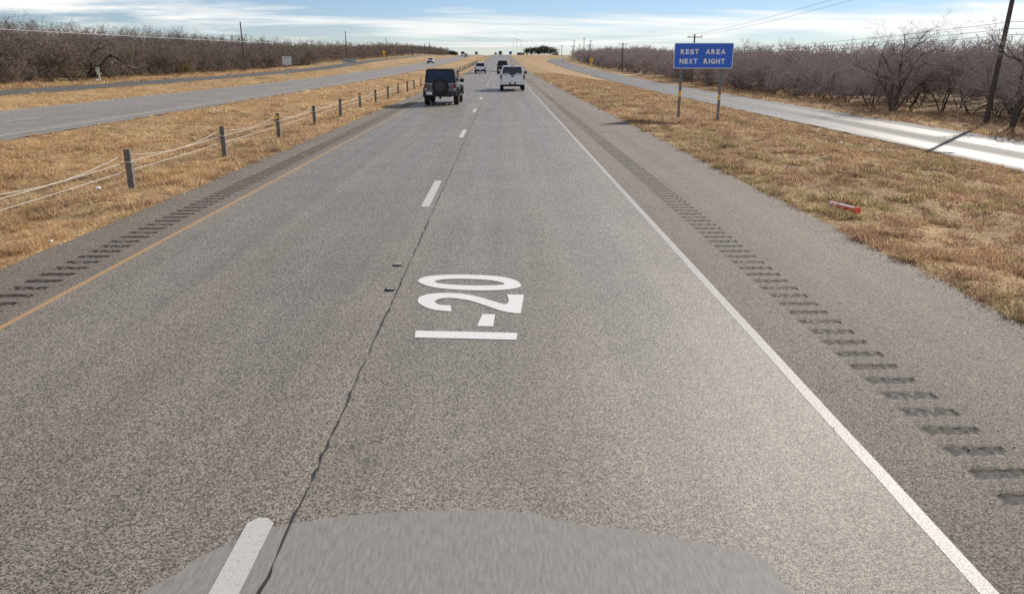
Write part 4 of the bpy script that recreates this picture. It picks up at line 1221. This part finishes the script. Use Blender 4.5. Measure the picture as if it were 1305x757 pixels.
for X, step, hh in ((-60, 3.0, (5.5, 7.0)), (-65, 3.4, (5.5, 7.2)), (-70, 3.6, (5.8, 7.6))):
    y = 70.0
    while y < 215: sl.append((X + random.uniform(-2, 2), y, random.uniform(*hh))); y += random.uniform(0.8, 1.2) * step
y = 200.0
while y < 900:
    for X in (-52, -57, -63):
        sl.append((X + random.uniform(-2.5, 2.5), y + random.uniform(-2, 2), random.uniform(4.6, 7.0) if y < 600 else random.uniform(5, 8)))
    y += random.uniform(3.2, 5.2)
for X, step, hh in ((43, 2.6, (5.0, 6.2)), (48, 3.0, (5.0, 6.4)), (54, 3.2, (5.2, 6.6)), (60, 3.4, (5.4, 6.8))):
    y = 42.0 if X < 50 else 55.0
    while y < 340: sr.append((X + random.uniform(-2, 2), y, random.uniform(*hh))); y += random.uniform(0.8, 1.2) * step * (1 if y < 160 else 1.8)
y = 330.0
while y < 440:
    for X in (30, 36, 42):
        xx = X + float(bend(y)) + 3 + random.uniform(-2, 2)
        sr.append((xx, y, random.uniform(4.5, 6.5)))
    y += random.uniform(4, 6)
mass('thicket_mass', sl, mp_, M['twig_l'], 'dense bare thicket behind the front trees on the left')
mass('thicket_mass', sr, mp_, M['twig_r'], 'dense bare thicket behind the front trees on the right')

# dark evergreen oaks at the crest
def oak(px, py_top, Y, w, label, seed):
    t = at_y(px, py_top, Y); zb = gz(t.x, Y) - 0.3; h = t.z - zb
    e = empty('oak_tree', (t.x, Y, zb), 0, label, 'tree', 'dark oaks at the crest')
    rg = np.random.default_rng(seed)
    tr = MB().tube([(0, 0, -0.3), (0.1, 0, h * 0.3), (-0.1, 0.1, h * 0.6)], [0.3, 0.24, 0.12], 7)
    for i in range(5):
        a = i * 1.3 + seed
        tr.tube([(0, 0, h * 0.28), (math.cos(a) * w * 0.18, math.sin(a) * w * 0.18, h * 0.5), (math.cos(a) * w * 0.36, math.sin(a) * w * 0.36, h * 0.7)], [0.16, 0.1, 0.05], 5)
    tr.build('trunk', M['bark'], e)
    nc = 60
    d = rg.normal(size=(nc, 3)); d /= np.linalg.norm(d, axis=1)[:, None]
    rad = rg.uniform(0.55, 1.0, nc)[:, None]
    cc = d * rad * np.array([w / 2, w / 2, h * 0.36]) + np.array([0, 0, h * 0.6])
    n = 70
    pos = np.repeat(cc, n, 0) + rg.normal(scale=0.1 * w, size=(nc * n, 3)) * np.array([1, 1, 0.6])
    s = rg.uniform(0.15, 0.34, len(pos))[:, None]
    u = rg.normal(size=pos.shape); u /= np.linalg.norm(u, axis=1)[:, None]
    q = np.cross(u, rg.normal(size=pos.shape)); q /= np.linalg.norm(q, axis=1)[:, None]
    v = np.empty((len(pos) * 3, 3)); v[0::3] = pos + u * s; v[1::3] = pos - u * s * 0.5 + q * s * 0.6; v[2::3] = pos - u * s * 0.5 - q * s * 0.6
    raw('crown', v, np.arange(len(v)).reshape(-1, 3), M['leaf_dark'], e)
for k, (px, pt_, w, lab) in enumerate(((677, 61.5, 10, 'leftmost dark oak of the clump at the crest'), (686, 60.5, 10, 'second dark oak from the left at the crest'), (693.5, 58.3, 9, 'tallest dark oak of the clump at the crest'), (702, 61.3, 11, 'rightmost dark oak of the clump at the crest'))):
    oak(px, pt_, 600 + 8 * (k % 2), w, lab, k)
oak(578, 66.2, 560, 5.5, 'small round evergreen at the end of the far left tree line', 9)
oak(662.5, 67.5, 660, 4.0, 'small dark bush left of the dark oaks at the crest', 12)

# ------------------------------------------------------------------ grass
TINT = np.array([(0.54, 0.385, 0.20), (0.47, 0.315, 0.16), (0.40, 0.255, 0.185), (0.6, 0.46, 0.255), (0.32, 0.19, 0.125), (0.31, 0.29, 0.12), (0.62, 0.52, 0.34)])
def grass_patch(name, x0, x1, ya, yb, seed, label, rho0=380, edge_side=None, tint_w=None, hmax=0.085, gain=1.0):
    rg = np.random.default_rng(seed)
    area = (x1 - x0) * (yb - ya)
    n0 = int(area * rho0)
    X = rg.uniform(x0, x1, n0); Y = rg.uniform(ya, yb, n0)
    D = np.hypot(X, Y)
    keep = rg.random(n0) < np.minimum(1, (11.0 / np.maximum(D, 1)) ** 1.55)
    vis = np.abs(X) < Y * 0.78 + 2.5
    clump = vnoise(X * 1.3, Y * 1.3, seed) * 0.35 + vnoise(X * 3.2, Y * 3.2, seed + 1) * 0.65
    keep &= vis & (rg.random(n0) < np.clip((clump - 0.2) * 2.4, 0.5, 1))
    X, Y, D, clump = X[keep], Y[keep], D[keep], clump[keep]
    n = len(X); K = 8
    lod = np.maximum(1.0, (D / 11.0)) ** 0.75
    hh = (0.03 + hmax * np.clip(clump - 0.3, 0, 1) ** 1.6 * 3.6) * rg.uniform(0.6, 1.3, n) * np.minimum(lod, 1.6) ** 0.5
    if edge_side is not None:           # ranker tufts along the pavement edge
        de = np.abs(X - edge_side)
        hh *= 1 + 1.0 * np.exp(-(de / 0.5) ** 2) * vnoise(Y * 0.9, Y * 0, seed + 4) - 0.55 * np.exp(-(de / 0.08) ** 2)
    Z = ground_shape(X, Y)
    bx_ = np.repeat(X, K) + rg.normal(scale=0.035, size=n * K) * np.repeat(lod, K)
    by_ = np.repeat(Y, K) + rg.normal(scale=0.035, size=n * K) * np.repeat(lod, K)
    bz_ = np.repeat(Z, K) - 0.01
    a = rg.uniform(0, 6.283, n * K); lean = rg.uniform(0.3, 1.9, n * K)
    h = np.repeat(hh, K) * rg.uniform(0.5, 1.2, n * K)
    w = 0.005 * np.repeat(lod, K) * rg.uniform(0.7, 1.6, n * K)
    b = a + rg.uniform(-0.6, 0.6, n * K) + 1.57
    v = np.empty((n * K * 3, 3))
    v[0::3] = np.stack([bx_ + np.cos(b) * w, by_ + np.sin(b) * w, bz_], -1)
    v[1::3] = np.stack([bx_ - np.cos(b) * w, by_ - np.sin(b) * w, bz_], -1)
    v[2::3] = np.stack([bx_ + np.cos(a) * h * lean, by_ + np.sin(a) * h * lean, bz_ + h], -1)
    zone = vnoise(X * 0.55, Y * 0.3, seed + 7) * 0.55 + vnoise(X * 2.2, Y * 2.2, seed + 8) * 0.45
    wgt = np.array(tint_w if tint_w is not None else (3, 3, 2, 2, 1, 0.9, 1.0), float)
    cum = np.cumsum(wgt) / wgt.sum()
    pick = np.searchsorted(cum, np.clip(0.5 * rg.random(n) + 0.5 * np.clip((zone - 0.2) / 0.6, 0, 1), 0, 0.9999))
    soil = vnoise(X * 0.8, Y * 0.35, seed + 11) * 0.5 + vnoise(X * 2.7, Y * 1.6, seed + 12) * 0.5
    col = TINT[pick] * rg.uniform(0.72, 1.18, n)[:, None] * (0.62 + 0.75 * soil)[:, None]
    col = np.repeat(np.minimum(col * gain, 0.8), K * 3, 0)
    col = np.concatenate([col, np.ones((len(col), 1))], 1)
    o = raw(name, v, np.arange(len(v)).reshape(-1, 3), M['grass'], None, col)
    return tag(o, label, 'grass', kind='stuff')
grass_patch('median_grass', -15.9, -6.22, 4.0, 130, 41, 'dry tan grass covering the median', edge_side=-6.22, tint_w=(3, 2.6, 2.0, 2.4, 1.0, 0.9, 1.3), gain=1.18)
grass_patch('verge_grass', 5.1, 19.2, 3.5, 130, 42, 'dry brown and green grass on the right verge', edge_side=5.1, tint_w=(1.9, 2.2, 3.4, 1.3, 1.8, 2.6, 1.1))
grass_patch('strip_grass', -35.3, -25.0, 30, 160, 43, 'dry tan grass strip between opposite road and left frontage road', rho0=160, tint_w=(4, 3, 1, 3, 0.5, 0.3, 1.5), gain=1.15)
grass_patch('thicket_grass', -50, -41.1, 50, 160, 44, 'dry grass at the foot of the left thicket', rho0=160, hmax=0.3, tint_w=(3, 3, 2, 2, 0.8, 0.2, 1))
grass_patch('thicket_grass', 26.2, 36, 30, 160, 45, 'dry grass at the foot of the right thicket', rho0=130, hmax=0.25, tint_w=(2, 3, 3, 1, 2, 0.8, 0.5))

# ------------------------------------------------------------------ loose gravel along the pavement edges
def crumbs(name, xs, ya, yb, n, seed, m, label, sd=0.12, rmax=0.013):
    rg = np.random.default_rng(seed)
    y = ya + (yb - ya) * rg.random(n) ** 1.6
    x = xs + rg.normal(scale=sd, size=n)
    r = rg.uniform(0.004, rmax, n)
    z = ground_z(x, y) + r * 0.4
    base = np.array([(1, 0, -.5), (-.5, .87, -.5), (-.5, -.87, -.5), (0, 0, 1.0)])
    v = base[None] * r[:, None, None] * rg.uniform(0.6, 1.3, (n, 4, 3)) + np.stack([x, y, z], -1)[:, None, :]
    f = np.array([(0, 2, 1), (0, 1, 3), (1, 2, 3), (2, 0, 3)])[None] + (np.arange(n) * 4)[:, None, None]
    return tag(raw(name, v.reshape(-1, 3), f.reshape(-1, 3), m), label, 'gravel', kind='stuff')
M['gravel'] = mat('gravel', (0.28, 0.245, 0.205), 0.9, noise=(8, (0.5, 0.45, 0.38), 0.25))
crumbs('loose_gravel', -6.18, 5, 40, 900, 71, M['gravel'], 'loose gravel crumbs along the left pavement edge')
crumbs('loose_gravel', 5.05, 4, 40, 900, 72, M['gravel'], 'loose gravel crumbs along the right pavement edge')
crumbs('loose_gravel', 3.5, 3.5, 25, 120, 73, M['gravel'], 'few pale stones scattered beside the right rumble strip', 0.5, 0.011)
